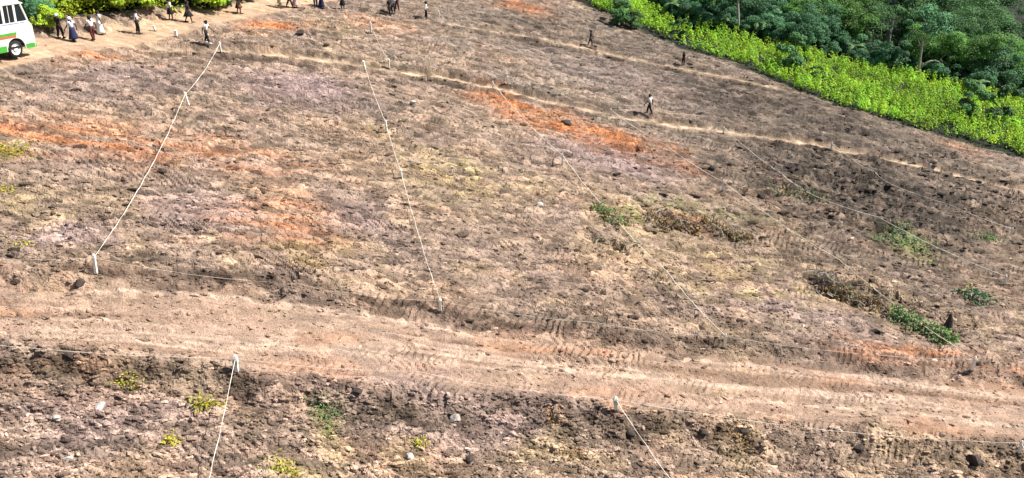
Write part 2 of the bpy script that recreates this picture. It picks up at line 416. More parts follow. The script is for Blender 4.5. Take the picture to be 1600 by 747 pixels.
class MB:
    """collects simple solids into one mesh"""
    def __init__(s): s.v = []; s.f = []
    def poly(s, vs, fs):
        b = len(s.v); s.v += [tuple(v) for v in vs]; s.f += [[b + i for i in f] for f in fs]
    def box(s, a, b):
        (x0, y0, z0), (x1, y1, z1) = a, b
        s.poly([(x0, y0, z0), (x1, y0, z0), (x1, y1, z0), (x0, y1, z0), (x0, y0, z1), (x1, y0, z1), (x1, y1, z1), (x0, y1, z1)],
               [(0, 3, 2, 1), (4, 5, 6, 7), (0, 1, 5, 4), (1, 2, 6, 5), (2, 3, 7, 6), (3, 0, 4, 7)])
    def tube(s, pts, rad, n=6, cap=True):
        pts = [Vector(p) for p in pts]
        if not hasattr(rad, '__len__'): rad = [rad] * len(pts)
        b = len(s.v); prev = None
        for i, p in enumerate(pts):
            d = (pts[min(i + 1, len(pts) - 1)] - pts[max(i - 1, 0)]).normalized()
            if prev is None:
                u = d.cross(Vector((0, 0, 1)) if abs(d.z) < 0.9 else Vector((1, 0, 0))).normalized()
            else:
                u = (prev - d * prev.dot(d)).normalized()
            prev = u; w = d.cross(u)
            for k in range(n):
                a = 2 * math.pi * k / n
                s.v.append(tuple(p + (u * math.cos(a) + w * math.sin(a)) * rad[i]))
        for i in range(len(pts) - 1):
            for k in range(n):
                s.f.append([b + i * n + k, b + i * n + (k + 1) % n, b + (i + 1) * n + (k + 1) % n, b + (i + 1) * n + k])
        if cap:
            s.f.append([b + k for k in range(n)][::-1]); s.f.append([b + (len(pts) - 1) * n + k for k in range(n)])
    def rings(s, rings, cap=True):
        n = len(rings[0]); b = len(s.v)
        for r in rings: s.v += [tuple(p) for p in r]
        for i in range(len(rings) - 1):
            for k in range(n):
                s.f.append([b + i * n + k, b + i * n + (k + 1) % n, b + (i + 1) * n + (k + 1) % n, b + (i + 1) * n + k])
        if cap:
            s.f.append([b + k for k in range(n)][::-1]); s.f.append([b + (len(rings) - 1) * n + k for k in range(n)])
    def mesh(s, name, smooth=False):
        me = bpy.data.meshes.new(name); me.from_pydata(s.v, [], s.f); me.update()
        if smooth:
            for p in me.polygons: p.use_smooth = True
        return me
    def build(s, name, m, parent=None, smooth=False, bevel=0):
        o = add(name, s.mesh(name, smooth), m, parent)
        if bevel:
            md = o.modifiers.new('bevel', 'BEVEL'); md.width = bevel; md.segments = 2; md.limit_method = 'ANGLE'
        return o

# ------------------------------------------------------------------ terrain
t_f = np.arange(-0.74, 0.7401, 0.0020)
t_l = -0.74 - np.cumsum(0.0020 * 1.16 ** np.arange(1, 46)); t_r = 0.74 + np.cumsum(0.0020 * 1.16 ** np.arange(1, 46))
T = np.concatenate([t_l[::-1], t_f, t_r])
ys = [12.0]
while ys[-1] < 2500:
    y = ys[-1]; D = y * 0.887 + 10
    k = 0.0027 if 19 < y < 135 else (0.005 if y <= 19 else min(0.08, 0.0027 * (y / 135) ** 3.0))
    ys.append(y + k * D)
Y = np.array(ys)
XX = T[None, :] * (0.887 * Y[:, None] + 10); YY = np.repeat(Y[:, None], len(T), 1)
X1, Y1 = XX.ravel(), YY.ravel()
Z1 = height(X1, Y1)
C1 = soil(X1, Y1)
V = np.stack([X1, Y1, Z1], 1)
nr, nc = len(Y), len(T)
i0 = (np.arange(nr - 1)[:, None] * nc + np.arange(nc - 1)[None, :]).ravel()
Q = np.stack([i0, i0 + 1, i0 + nc + 1, i0 + nc], 1)
cx, cy = X1[Q].mean(1), Y1[Q].mean(1)
_yt, _yb = road_pos(cx, cy)
m_road = (cy < _yt) & (cy > _yb)
m_track = seg_dist(cx, cy, TRACK)[0] < 1.7
m_pa = (seg_dist(cx, cy, PATH_A)[0] < 0.45) & ~m_track
m_pb = (seg_dist(cx, cy, PATH_B)[0] < 0.36)
for nm, msk, mt in (('hillside_ground', ~(m_road | m_track | m_pa | m_pb), M['soil']), ('dirt_road', m_road, M['road']), ('earth_track', m_track, M['road']), ('trodden_path', m_pa, M['road']), ('terrace_path', m_pb, M['road'])):
    q = Q[msk]
    u, inv = np.unique(q, return_inverse=True)
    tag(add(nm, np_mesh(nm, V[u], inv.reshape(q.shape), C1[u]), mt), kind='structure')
ZG = Z1.reshape(nr, nc)
def gh(x, y):
    """height of the built ground mesh"""
    x = np.asarray(x, float); y = np.asarray(y, float)
    r = np.clip(np.interp(y, Y, np.arange(nr)), 0, nr - 1.001); c = np.clip(np.interp(x / (0.887 * y + 10), T, np.arange(nc)), 0, nc - 1.001)
    r0, c0 = r.astype(int), c.astype(int); fr, fc = r - r0, c - c0
    return (ZG[r0, c0] * (1 - fc) + ZG[r0, c0 + 1] * fc) * (1 - fr) + (ZG[r0 + 1, c0] * (1 - fc) + ZG[r0 + 1, c0 + 1] * fc) * fr
def hz(x, y): return float(gh(np.array([x]), np.array([y]))[0])
def ground(px, py):
    x, y = hit(px, py, lambda a, b: height(a, b, False))
    return x, y, hz(x, y)
del XX, YY, Q, cx, cy

# ------------------------------------------------------------------ loose clods and stones
def rock_proto(seed, n=1):
    bm = bmesh.new(); bmesh.ops.create_icosphere(bm, subdivisions=n, radius=1)
    r = random.Random(seed)
    ax = [Vector((r.gauss(0, 1), r.gauss(0, 1), r.gauss(0, 1))).normalized() for _ in range(5)]
    cut = [r.uniform(0.45, 0.85) for _ in ax]
    for v in bm.verts:
        for a, c in zip(ax, cut):
            d = v.co.dot(a)
            if d > c: v.co -= a * (d - c)
        v.co *= r.uniform(0.92, 1.06); v.co.z *= 0.72
    bm.verts.ensure_lookup_table()
    vs = np.array([v.co[:] for v in bm.verts]); fs = np.array([[v.index for v in f.verts] for f in bm.faces])
    bm.free(); return vs, fs

PROTO = [rock_proto(i, 1) for i in range(8)]
def rock_scatter(name, label, x, y, size, bright, sink=0.25, m=None):
    z = gh(x, y); col = soil(x, y)
    Vs, Fs, Cs = [], [], []; off = 0
    pid = rng.integers(0, len(PROTO), len(x))
    for k, (pv, pf) in enumerate(PROTO):
        s = np.where(pid == k)[0]
        if not len(s): continue
        n = len(s); an = math.atan2(ALONG[1], ALONG[0]) + rng.normal(0, 0.4, n); tl = rng.normal(0, 0.35, n)
        sx = size[s] * rng.uniform(1.0, 2.3, n); sy = size[s] * rng.uniform(0.7, 1.1, n); sz = size[s] * rng.uniform(0.6, 1.0, n)
        P = pv[None] * np.stack([sx, sy, sz], 1)[:, None, :]
        ca, sa = np.cos(an)[:, None], np.sin(an)[:, None]; ct, st = np.cos(tl)[:, None], np.sin(tl)[:, None]
        px, py, pz = P[..., 0], P[..., 1] * ct - P[..., 2] * st, P[..., 1] * st + P[..., 2] * ct
        W = np.stack([px * ca - py * sa + x[s, None], px * sa + py * ca + y[s, None], pz + (z[s] + sz * (0.72 - sink * 2) * 0.6)[:, None]], 2)
        Vs.append(W.reshape(-1, 3)); Fs.append((pf[None] + (np.arange(n) * len(pv))[:, None, None] + off).reshape(-1, 3)); off += n * len(pv)
        Cs.append(np.repeat(np.clip(col[s] * bright[s, None], 0.02, 0.7), len(pv), 0))
    o = add(name, np_mesh(name, np.concatenate(Vs), np.concatenate(Fs), np.concatenate(Cs)), m or M['clod'])
    return tag(o, label, name.replace('_', ' '), kind='stuff')

def scatter_points(n, ymin, ymax, spread=0.70):
    u = rng.uniform(0, 1, n)
    D = 1 / (1 / ymin + u * (1 / ymax - 1 / ymin))      # even over the view of a receding slope
    t = rng.uniform(-spread, spread, n)
    return t * (0.887 * D + 10), D

N = 92000
x, y = scatter_points(N, 19, 110)
r, on, pa, pb, tr = rough(x, y)
beyond = below_line(x, y, EDGE)
yt, yb = road_pos(x, y)
den = (0.55 + 0.45 * fbm(x / 3, y / 3, 500, 2)) + 0.4 * (y < yb) + 0.25 * ROUGH_ZONE(x, y)
keep = (rng.uniform(0, 1, N) < den * (1 - 0.6 * on) * (1 - 0.9 * np.maximum(pa, tr)) * (1 - 0.6 * track_band(x, y))) & (beyond < 0) & (below_line(x, y, LEFT_EDGE) < 0)
x, y = x[keep], y[keep]
size = 0.034 + 0.08 * rng.uniform(0, 1, len(x)) ** 4 + 0.0005 * y + 0.018 * (y < road_pos(x, y)[1]) * rng.uniform(0, 1, len(x))
print('clods', len(x))
rock_scatter('loose_clods', 'small loose clods of earth strewn over the bare slope', x, y, size, 0.62 + 1.0 * rng.uniform(0, 1, len(x)) ** 1.5)
N = 2200
x, y = scatter_points(N, 19, 90)
yt, yb = road_pos(x, y)
keep = (rng.uniform(0, 1, N) < 0.35 + 0.6 * (y < yb)) & (below_line(x, y, EDGE) < 0) & ((y < yb) | (y > yt))
x, y = x[keep], y[keep]
rock_scatter('pale_gravel', 'small pale broken stones lying among the clods', x, y, 0.05 + 0.06 * rng.uniform(0, 1, len(x)) ** 2 + 0.0004 * y, rng.uniform(1.6, 2.4, len(x)))

N = 26000
x, y = scatter_points(N, 30, 110)
keep = (rng.uniform(0, 1, N) < 0.8 * ROUGH_ZONE(x, y) ** 1.3 + 0.02) & (below_line(x, y, EDGE) < 0) & (rough(x, y)[1] < .2) & (rough(x, y)[2] < .2) & (rough(x, y)[4] < .2)
x, y = x[keep], y[keep]
rock_scatter('dark_rubble', 'dark turned-over clods thickest on the rough ground at the right', x, y, 0.07 + 0.16 * rng.uniform(0, 1, len(x)) ** 2.5 + 0.0006 * y, rng.uniform(0.3, 0.7, len(x)))
ROCKS = [(712, 655, 0.30, 'large pinkish grey rock below the road edge', 'rock'), (92, 371, 0.17, 'small white stone beside the left end of the upper string', 'white'),
         (158, 643, 0.26, 'flat whitish slab on the rubble below the road at left', 'white'), (105, 718, 0.20, 'blocky pale stone near the bottom left corner', 'white'),
         (90, 660, 0.15, 'rounded pale stone left of the flat whitish slab', 'white'), (645, 167, 0.30, 'pale stone on grey soil right of the second long string', 'white'),
         (843, 322, 0.26, 'pale jagged stone above the middle of the bare slope', 'white'), (1097, 682, 0.26, 'dark round clod at the right end of the lower rubble', 'darkclod'),
         (1162, 681, 0.24, 'dark round clod right of its twin below the road', 'darkclod'), (985, 680, 0.22, 'dark clod right of the foreground peg string', 'darkclod'),
         (1112, 269, 0.36, 'black round lump of soil beside the orange clay', 'darkclod'), (1190, 311, 0.40, 'black lump of soil right of the slanting string', 'darkclod'),
         (470, 62, 0.42, 'pair-like dark lump on the upper slope under the orange patch', 'darkclod'), (885, 196, 0.55, 'dark lump lying in the middle of the orange clay', 'darkclod'),
         (480, 60, 0.36, 'smaller dark lump touching the one on the upper slope', 'darkclod'), (125, 447, 0.26, 'dark clod at the foot of the left road bank', 'darkclod'), (560, 622, 0.22, 'dark upright clod on the rubble below the road', 'darkclod'),
         (640, 720, 0.22, 'brown boulder low in the middle foreground', 'rock'), (735, 722, 0.24, 'darker clod near the bottom centre', 'darkclod'), (108, 556, 0.2, 'dark hollowed clod under the left road edge', 'darkclod'),
         (1520, 728, 0.42, 'black lump in the lower right corner', 'darkclod'), (1340, 702, 0.28, 'dark lump on the slope below the right road edge', 'darkclod')]
for i, (px, py, s, lb, mt) in enumerate(ROCKS):
    gx, gy, gz = ground(px, py)
    vs, fs = rock_proto(50 + i, 2)
    o = add('rock' if mt != 'darkclod' else 'earth_clod', np_mesh('rock', vs * np.array([s * 1.0, s * .85, s * .9]), fs), M['rock'] if mt != 'darkclod' else M['darkclod'])
    if mt == 'white':
        if 'white' not in M: M['white'] = mat('white_stone', (0.42, 0.40, 0.37), 0.8, 0.2, 9, bump=0.4)
        o.data.materials.clear(); o.data.materials.append(M['white'])
    o.location = (gx, gy, gz + s * 0.35); o.rotation_euler = (0, 0, random.uniform(0, 6))
    tag(o, lb, 'stone' if mt != 'darkclod' else 'clod')

# ------------------------------------------------------------------ leaf clouds
def leaf_cloud(name, centres, normals, size, tint, m, aspect=0.55, droop=0.3, parent=None, fold=0.25, world_off=None):
    """one folded leaf (4 triangles -> 2 quads) per centre"""
    n = len(centres)
    nrm = normals / np.linalg.norm(normals, axis=1, keepdims=True)
    rv = rng.normal(0, 1, (n, 3)); rv[:, 2] -= droop
    u = rv - nrm * (rv * nrm).sum(1, keepdims=True); u /= np.linalg.norm(u, axis=1, keepdims=True) + 1e-9
    w = np.cross(nrm, u)
    s = size[:, None]
    a = centres - u * s * 0.5; b = centres + u * s * 0.5 - nrm * s * fold
    l = centres + w * s * 0.5 * aspect - nrm * s * fold * 0.5; r_ = centres - w * s * 0.5 * aspect - nrm * s * fold * 0.5
    c = centres + nrm * s * 0.06
    Vv = np.stack([a, l, b, r_, c], 1).reshape(-1, 3)
    k = np.arange(n)[:, None] * 5
    Ff = np.concatenate([k + np.array([[0, 4, 1]]), k + np.array([[1, 4, 2]]), k + np.array([[2, 4, 3]]), k + np.array([[3, 4, 0]])])
    return np_mesh(name, Vv, Ff, np.repeat(tint, 5, 0), 'tint')

def tints(n, lo=0.55, hi=1.5, yellow=0.25):
    k = rng.uniform(lo, hi, n)
    yv = rng.uniform(0, 1, n) * yellow
    return np.stack([k * (1 + yv), k, k * (1 - 0.5 * yv)], 1)

def crown_mesh(name, rx, rz, zc, lobes, leaves, lsize, m, seed):
    """uneven crown of leafy lobes set round the limb ends"""
    g = np.random.default_rng(seed)
    L = []
    for _ in range(lobes):
        d = g.normal(0, 1, 3); d /= np.linalg.norm(d); d[2] = d[2] * 0.9 + 0.12
        k = g.uniform(0.35, 0.98)
        L.append((np.array([d[0] * rx * k, d[1] * rx * k, zc + d[2] * rz * k]), g.uniform(0.2, 0.42) * rx))
    per = leaves // lobes
    cs, ns, ts = [], [], []
    for c, rr in L:
        d = g.normal(0, 1, (per, 3)); d /= np.linalg.norm(d, axis=1, keepdims=True)
        d[:, 2] = np.where(d[:, 2] < -0.3, -d[:, 2], d[:, 2])
        rad = rr * g.uniform(0.55, 1.12, (per, 1))
        cs.append(c + d * rad * np.array([1, 1, 0.72])); nn = d + np.array([0, 0, 0.7]) + g.normal(0, 0.35, (per, 3)); ns.append(nn)
        t = tints(per, 0.65, 1.4); ts.append(t * g.uniform(0.75, 1.3))
    cs, ns, ts = np.concatenate(cs), np.concatenate(ns), np.concatenate(ts)
    return leaf_cloud(name, cs, ns, lsize * g.uniform(0.7, 1.3, len(cs)), ts, m), [l[0] for l in L]

def trunk_mesh(name, h, r, lobes, seed, lean=0.1):
    g = random.Random(seed); mb = MB()
    top = Vector((g.uniform(-lean, lean) * h, g.uniform(-lean, lean) * h, h * 0.85))
    pts = [Vector((0, 0, -0.4)), Vector((top.x * 0.15, top.y * 0.15, h * 0.25)), Vector((top.x * 0.5 + g.uniform(-.1, .1), top.y * 0.5, h * 0.55)), top]
    mb.tube(pts, [r * 1.25, r, r * 0.7, r * 0.3], 8)
    for c in lobes[:9]:
        c = Vector(c); k = g.uniform(0.3, 0.75); st = pts[1].lerp(top, k)
        mid = st.lerp(c, 0.5) + Vector((0, 0, 0.12 * h * g.uniform(0, 1)))
        mb.tube([st, mid, c], [r * 0.38, r * 0.24, r * 0.08], 5)
    return mb.mesh(name, True)

KINDS = {}
def tree_kind(key, h, rx, rz, lobes, leaves, ls, m, r, bark, seed):
    cm, L = crown_mesh('crown', rx, rz, h - rz * 0.9, lobes, leaves, ls, m, seed)
    cm.materials.append(m)
    tm = trunk_mesh('trunk', h - rz * 0.5, r, L, seed); tm.materials.append(bark)
    KINDS[key] = (tm, cm)
tree_kind('oak', 8.5, 4.0, 4.2, 40, 7600, 0.31, M['leafdark'], 0.30, M['bark'], 1)
tree_kind('round', 6.5, 3.3, 3.4, 34, 6200, 0.29, M['leafteal'], 0.24, M['bark'], 2)
tree_kind('tall', 12, 3.6, 5.4, 40, 7600, 0.32, M['leafdark'], 0.30, M['palebark'], 3)
tree_kind('light', 7.5, 3.6, 3.4, 32, 6000, 0.30, M['leafmid'], 0.22, M['palebark'], 4)
tree_kind('shrub', 3.8, 2.5, 2.1, 24, 4200, 0.25, M['leafteal'], 0.12, M['bark'], 5)
tree_kind('bush', 2.8, 1.5, 1.5, 12, 2600, 0.24, M['leafdark'], 0.10, M['bark'], 6)
tree_kind('brightbush', 2.6, 2.0, 1.4, 14, 2600, 0.30, M['leafbright'], 0.08, M['twig'], 7)
tree_kind('sparse', 11, 3.6, 2.6, 12, 1300, 0.42, M['leafteal'], 0.20, M['palebark'], 8)

def plant_tree(name, key, x, y, s, label, group=None, cat='tree', sz=1.0):
    z = float(gh(np.array([x]), np.array([y]))[0])
    e = empty(name, (x, y, z - 0.05), random.uniform(0, 6.28), label, cat, group)
    e.scale = (s, s, s * sz)
    t, c = KINDS[key]
    add('trunk', t, None, e); add('crown', c, None, e)
    return e

# ------------------------------------------------------------------ trees beyond the crop
def walk(pl, step):
    d = np.concatenate([[0], np.cumsum(np.hypot(*(pl[1:] - pl[:-1]).T))])
    s = np.arange(step * 0.5, d[-1], step)
    px, py = np.interp(s, d, pl[:, 0]), np.interp(s, d, pl[:, 1])
    k = np.clip(np.searchsorted(d, s) - 1, 0, len(pl) - 2)
    t = (pl[k + 1] - pl[k]); t = t / np.linalg.norm(t, axis=1, keepdims=True)
    return px, py, -t[:, 1], t[:, 0]

TREE_TEXT = {'oak': ('broadleaf_tree', 'dark green spreading tree', 'dark spreading forest trees'), 'round': ('round_tree', 'bluish green round-headed tree', 'bluish round forest trees'),
             'tall': ('tall_tree', 'tall dark tree', 'tall forest trees'), 'light': ('pale_tree', 'lighter green tree', 'lighter forest trees'), 'shrub': ('forest_shrub', 'low bluish green shrub', 'forest edge shrubs')}
ROWS = [(1.4, 2.9, ['shrub', 'shrub', 'round', 'shrub'], 0.6, 1.1), (5.0, 3.9, ['round', 'light', 'shrub', 'round'], 0.65, 0.95), (8.5, 4.4, ['round', 'light', 'oak', 'shrub', 'round'], 0.7, 1.0),
        (14, 4.8, ['oak', 'round', 'light', 'oak'], 0.75, 1.0), (21, 5.5, ['tall', 'oak', 'oak', 'light'], 0.8, 1.05), (29, 6, ['oak', 'round', 'oak'], 1.0, 1.3), (38, 7, ['oak', 'tall'], 1.0, 1.3), (50, 8, ['oak', 'tall'], 1.1, 1.4)]
FW = FAR[2:]
SPOTS = []
for off, step, keys, s0, s1 in ROWS:
    X_, Y_, NX, NY = walk(FW, step)
    for x, y, nx, ny in zip(X_, Y_, NX, NY):
        x += nx * off + random.gauss(0, step * 0.22); y += ny * off + random.gauss(0, step * 0.22)
        if x / (0.887 * y + 10) > 0.8 or x / (0.887 * y + 10) < 0.05: continue
        SPOTS.append((x, y, random.choice(keys), random.uniform(s0, s1), off))
ORD = 'first second third fourth fifth sixth seventh eighth ninth tenth eleventh twelfth thirteenth fourteenth fifteenth sixteenth seventeenth eighteenth nineteenth twentieth twenty-first twenty-second twenty-third twenty-fourth twenty-fifth twenty-sixth twenty-seventh twenty-eighth'.split()
DEPTH = {1.4: 'in the front row behind the crop', 5.0: 'in the second row behind the crop', 8.5: 'in the third row behind the crop', 14: 'in the middle of the forest', 21: 'in the back half of the forest', 29: 'at the back of the forest', 38: 'near the rear of the forest', 50: 'in the last row of the forest'}
cnt = {}
for x, y, k, sc_, off in sorted(SPOTS, key=lambda q: q[0] / (0.887 * q[1] + 10)):
    nm, look, gr = TREE_TEXT[k]
    c = cnt[(k, off)] = cnt.get((k, off), 0) + 1
    plant_tree(nm, k, x, y, sc_, '%s, %s from the left %s' % (look, ORD[min(c, 28) - 1], DEPTH[off]), gr)
for px, py, key, s, lb, sz in [(1241, 114, 'bush', 1.5, 'dark round bush rising out of the light green crop', 1.0),
                               (972, 42, 'bush', 1.35, 'dark bush on the soil edge at the top of the slope', .8), (986, 47, 'bush', 1.0, 'smaller dark bush right of the one at the top soil edge', .8),
                               (960, 22, 'bush', .9, 'dark bush between two yellow green crop patches at the top', 1.0),
                               (1062, 66, 'bush', .8, 'small dark bush inside the left part of the crop', 1.1), (1502, 190, 'bush', 1.3, 'dark shaded bush at the right end of the crop', 1.2),
                               (1275, 128, 'bush', .6, 'low dark bush just right of the round bush in the crop', 1.0), (1560, 200, 'bush', 1.4, 'dark bush beyond the right end of the crop', 1.2)]:
    gx, gy, gz = ground(px, py)
    plant_tree('round_bush', key, gx, gy, s, lb, None, 'bush', sz)
for px, py, s, lb in [(1152, 62, 0.9, 'thin tree with bare pale trunk standing behind the crop'), (1432, 126, 0.85, 'sparse tree with slim pale stem at the right forest edge')]:
    gx, gy, gz = ground(px, py)
    plant_tree('slim_tree', 'sparse', gx, gy, s, lb)

# bent dead trunks at the right forest edge
for i, (p0, p1, hgt, lb) in enumerate([((1430, 122), (1478, 132), 2.6, 'pale bent trunk arching over the end of the crop'), ((1445, 112), (1500, 124), 4.2, 'longer pale bent trunk behind the first arching one')]):
    a = ground(*p0); b = ground(*p1); A, B = Vector(a), Vector(b)
    e = empty('bent_trunk', a, 0, lb, 'trunk')
    mb = MB(); pts = []
    for k in range(9):
        t = k / 8; pts.append(A.lerp(B, t) - A + Vector((0, 0, hgt * (math.sin(math.pi * min(1, t * 0.9 + 0.02)) ** 0.7))))
    mb.tube(pts, [0.16 - 0.012 * k for k in range(9)], 7); mb.build('stem', M['palebark'], e, True)
    mb = MB()
    for k in (5, 6, 7): mb.tube([pts[k], pts[k] + Vector((random.uniform(-.4, .4), -.3, .7)), pts[k] + Vector((random.uniform(-.8, .8), -.5, 1.0))], [.05, .03, .015], 5)
    mb.build('side_branch', M['palebark'], e)

# banana plants at the forest edge
def banana_mesh(seed):
    g = random.Random(seed); st = MB(); lv = MB()
    st.tube([(0, 0, -.2), (0.03, 0, 1.2), (0.05, .03, 2.3)], [.16, .13, .08], 8)
    lm = []
    for k in range(9):
        a = k * 2.4 + g.uniform(-.3, .3); up = g.uniform(.5, 1.2); L = g.uniform(1.6, 2.3); mb = MB(); prev = None
        for j in range(6):
            t = j / 5; r = L * t * (1 - 0.25 * t); z = 2.2 + up * 1.4 * t - 1.7 * t * t * (1.3 - up * 0.5); w = 0.34 * math.sin(math.pi * min(0.97, t * 0.9 + 0.08)) + 0.02
            c = Vector((math.cos(a) * r, math.sin(a) * r, z)); s = Vector((-math.sin(a), math.cos(a), 0)) * w
            ring = [c + s - Vector((0, 0, w * .35)), c, c - s - Vector((0, 0, w * .35))]
            if prev:
                b = len(mb.v); mb.v += [tuple(p) for p in prev + ring]; mb.f += [[b, b + 1, b + 4, b + 3], [b + 1, b + 2, b + 5, b + 4]]
            prev = ring
        me = mb.mesh('leaf'); at = me.attributes.new('tint', 'FLOAT_COLOR', 'POINT'); k2 = g.uniform(.7, 1.4)
        at.data.foreach_set('color', np.tile([k2 * 1.05, k2, k2 * .9, 1], len(me.vertices)).astype(np.float32))
        me.materials.append(M['leafbanana']); lm.append(me)
    sm = st.mesh('stem', True); sm.materials.append(M['palebark'])
    return sm, lm
BAN = [banana_mesh(i) for i in range(3)]
for i, (px, py, s) in enumerate([(1030, 24, .9), (1048, 36, 1.0), (1085, 46, .9), (1130, 58, 1.0), (1180, 68, 1.1), (1215, 74, .9), (1330, 98, .9), (1470, 124, .9), (1520, 156, 1.0)]):
    gx, gy, gz = ground(px, py)
    e = empty('banana_plant', (gx, gy, gz - .05), i * 1.3, 'broad-leaved banana plant at the forest edge, %s from the left' % 'first second third fourth fifth sixth seventh eighth ninth tenth eleventh twelfth thirteenth'.split()[i], 'plant', 'banana plants at the forest edge')
    e.scale = (s,) * 3
    sm, lm = BAN[i % 3]
    add('stem', sm, None, e)
    for me in lm: add('leaf', me, None, e)

# ------------------------------------------------------------------ crop
def strip_points(n, near, far, lo, hi):
    x = rng.uniform(lo[0], hi[0], n); y = rng.uniform(lo[1], hi[1], n)
    k = (below_line(x, y, near) > -0.8) & (below_line(x, y, far) < 0.3)
    return x[k], y[k]
x, y = strip_points(34000, EDGE, FAR, (0, 60), (130, 175))
k = (np.abs(x / (0.887 * y + 10)) < 0.76) & (below_line(x, y, EDGE) > 0.9 + 1.3 * fbm(x / 2.5, y / 2.5, 605, 3)) & (rng.uniform(0, 1, len(x)) < 1.0 + 1.1 * fbm(x / 3.5, y / 3.5, 606, 2))
x, y = x[k], y[k]
z = gh(x, y)
NL = 18
n = len(x)
hh = rng.uniform(0.6, 1.8, n) * (1 + 0.45 * fbm(x / 4, y / 4, 600, 2))
an = rng.uniform(0, 6.28, (n, NL)); fr = np.linspace(0.3, 1.0, NL)[None] + rng.uniform(-.05, .05, (n, NL)); rd_ = (0.42 * (1.15 - fr) + 0.12) * rng.uniform(0.6, 1.2, (n, NL))
ctr = np.stack([x[:, None] + np.cos(an) * rd_, y[:, None] + np.sin(an) * rd_, z[:, None] + hh[:, None] * fr], 2).reshape(-1, 3)
nr_ = np.stack([np.cos(an) * 0.7, np.sin(an) * 0.7, np.full(an.shape, 0.9)], 2).reshape(-1, 3) + rng.normal(0, .25, (n * NL, 3))
tt = tints(n, 0.75, 1.25, 0.5)
patch = 1.08 + 0.55 * fbm(x / 5, y / 5, 610, 3)
tt = np.repeat(tt * patch[:, None], NL, 0) * rng.uniform(0.75, 1.25, (n * NL, 1))
tag(add('crop_foliage', leaf_cloud('crop_foliage', ctr, nr_, rng.uniform(0.20, 0.36, n * NL), tt, None, 0.62), M['leafcrop']), 'bright yellow green leafy crop in a long band between bare soil and forest', 'crop', kind='stuff')
print('crop plants', n)

# ------------------------------------------------------------------ growth behind the track, upper left
LB = [(62, 34, 'shrub', .55, 'bluish shrub directly behind the bus roof'), (95, 26, 'brightbush', .75, 'yellow green bush right of the bus'), (80, 48, 'brightbush', .6, 'low yellow green bush at the track edge beside the bus'),
      (122, 12, 'bush', 1.0, 'dark bush behind the walkers next to the bus'), (150, 19, 'brightbush', 1.1, 'bright bush above the walkers in white'), (190, 21, 'brightbush', 1.1, 'bright bush behind the man in the white shirt on the track'),
      (232, 23, 'brightbush', 1.0, 'bright yellow green bush above the pale track bend'), (258, 8, 'brightbush', 1.1, 'bright bush behind the woman in white top and black skirt'), (312, 6, 'brightbush', 1.1, 'bright bush behind the woman in black'),
      (338, 15, 'brightbush', 1.0, 'rightmost large bright bush beyond the track'), (362, 11, 'bush', .7, 'dark bush at the right end of the upper left greenery'), (40, 12, 'shrub', .8, 'dark shrub hidden behind the bus'),
      (100, -6, 'shrub', .9, 'dark bluish shrub in the top left corner greenery'), (70, -4, 'round', .5, 'small dark tree behind the bus roof'), (215, 1, 'brightbush', 1.4, 'bright bush at the top edge above the track'),
      (10, -10, 'round', .55, 'dark tree rising behind the bus windows'), (-60, 14, 'shrub', 1.0, 'dark shrub behind the rear of the bus'), (300, -14, 'brightbush', 1.5, 'tall bright bush at the top edge left of the people'), (150, -7, 'brightbush', 1.5, 'wide bright bush at the very top left'), (385, -1, 'brightbush', 1.0, 'bright bush where the track leaves the picture')]
for px, py, key, s, lb in LB:
    gx, gy, gz = ground(px, py)
    plant_tree('leafy_bush' if key in ('bush', 'brightbush', 'shrub') else 'small_tree', key, gx, gy, s, lb, None, 'bush' if key in ('bush', 'brightbush', 'shrub') else 'tree')
# undergrowth between them
x = rng.uniform(-75, -14, 9000); y = rng.uniform(45, 120, 9000)
k = (below_line(x, y, LEFT_EDGE) > 0.2) & (below_line(x, y, LEFT_EDGE) < 22)
x, y = x[k], y[k]; z = gh(x, y); n = len(x)
ctr = np.repeat(np.stack([x, y, z], 1), 12, 0) + np.stack([rng.normal(0, .35, n * 12), rng.normal(0, .35, n * 12), rng.uniform(0.1, 1.0, n * 12)], 1)
nn = rng.normal(0, .6, (n * 12, 3)); nn[:, 2] += 1
tt = np.repeat(tints(n, .6, 1.2, .6) * (1 + .5 * fbm(x / 5, y / 5, 620, 2))[:, None], 12, 0)
tag(add('undergrowth', leaf_cloud('undergrowth', ctr, nn, rng.uniform(.2, .45, n * 12), tt, None), M['leafbright']), 'yellow green undergrowth on the bank beyond the upper track', 'undergrowth', kind='stuff')
# forest undergrowth
x, y = rng.uniform(10, 150, 7000), rng.uniform(70, 200, 7000)
q = below_line(x, y, FAR); k = (q > 0) & (q < 30) & (x / (0.887 * y + 10) < .86)
x, y = x[k], y[k]; z = gh(x, y); n = len(x)
ctr = np.repeat(np.stack([x, y, z], 1), 8, 0) + np.stack([rng.normal(0, .6, n * 8), rng.normal(0, .6, n * 8), rng.uniform(0.1, 1.5, n * 8)], 1)
nn = rng.normal(0, .6, (n * 8, 3)); nn[:, 2] += 1
tag(add('forest_undergrowth', leaf_cloud('forest_undergrowth', ctr, nn, rng.uniform(.3, .6, n * 8), tints(n * 8, .5, 1.3), None), M['leafdark']), 'dark undergrowth on the forest floor behind the crop', 'undergrowth', kind='stuff')

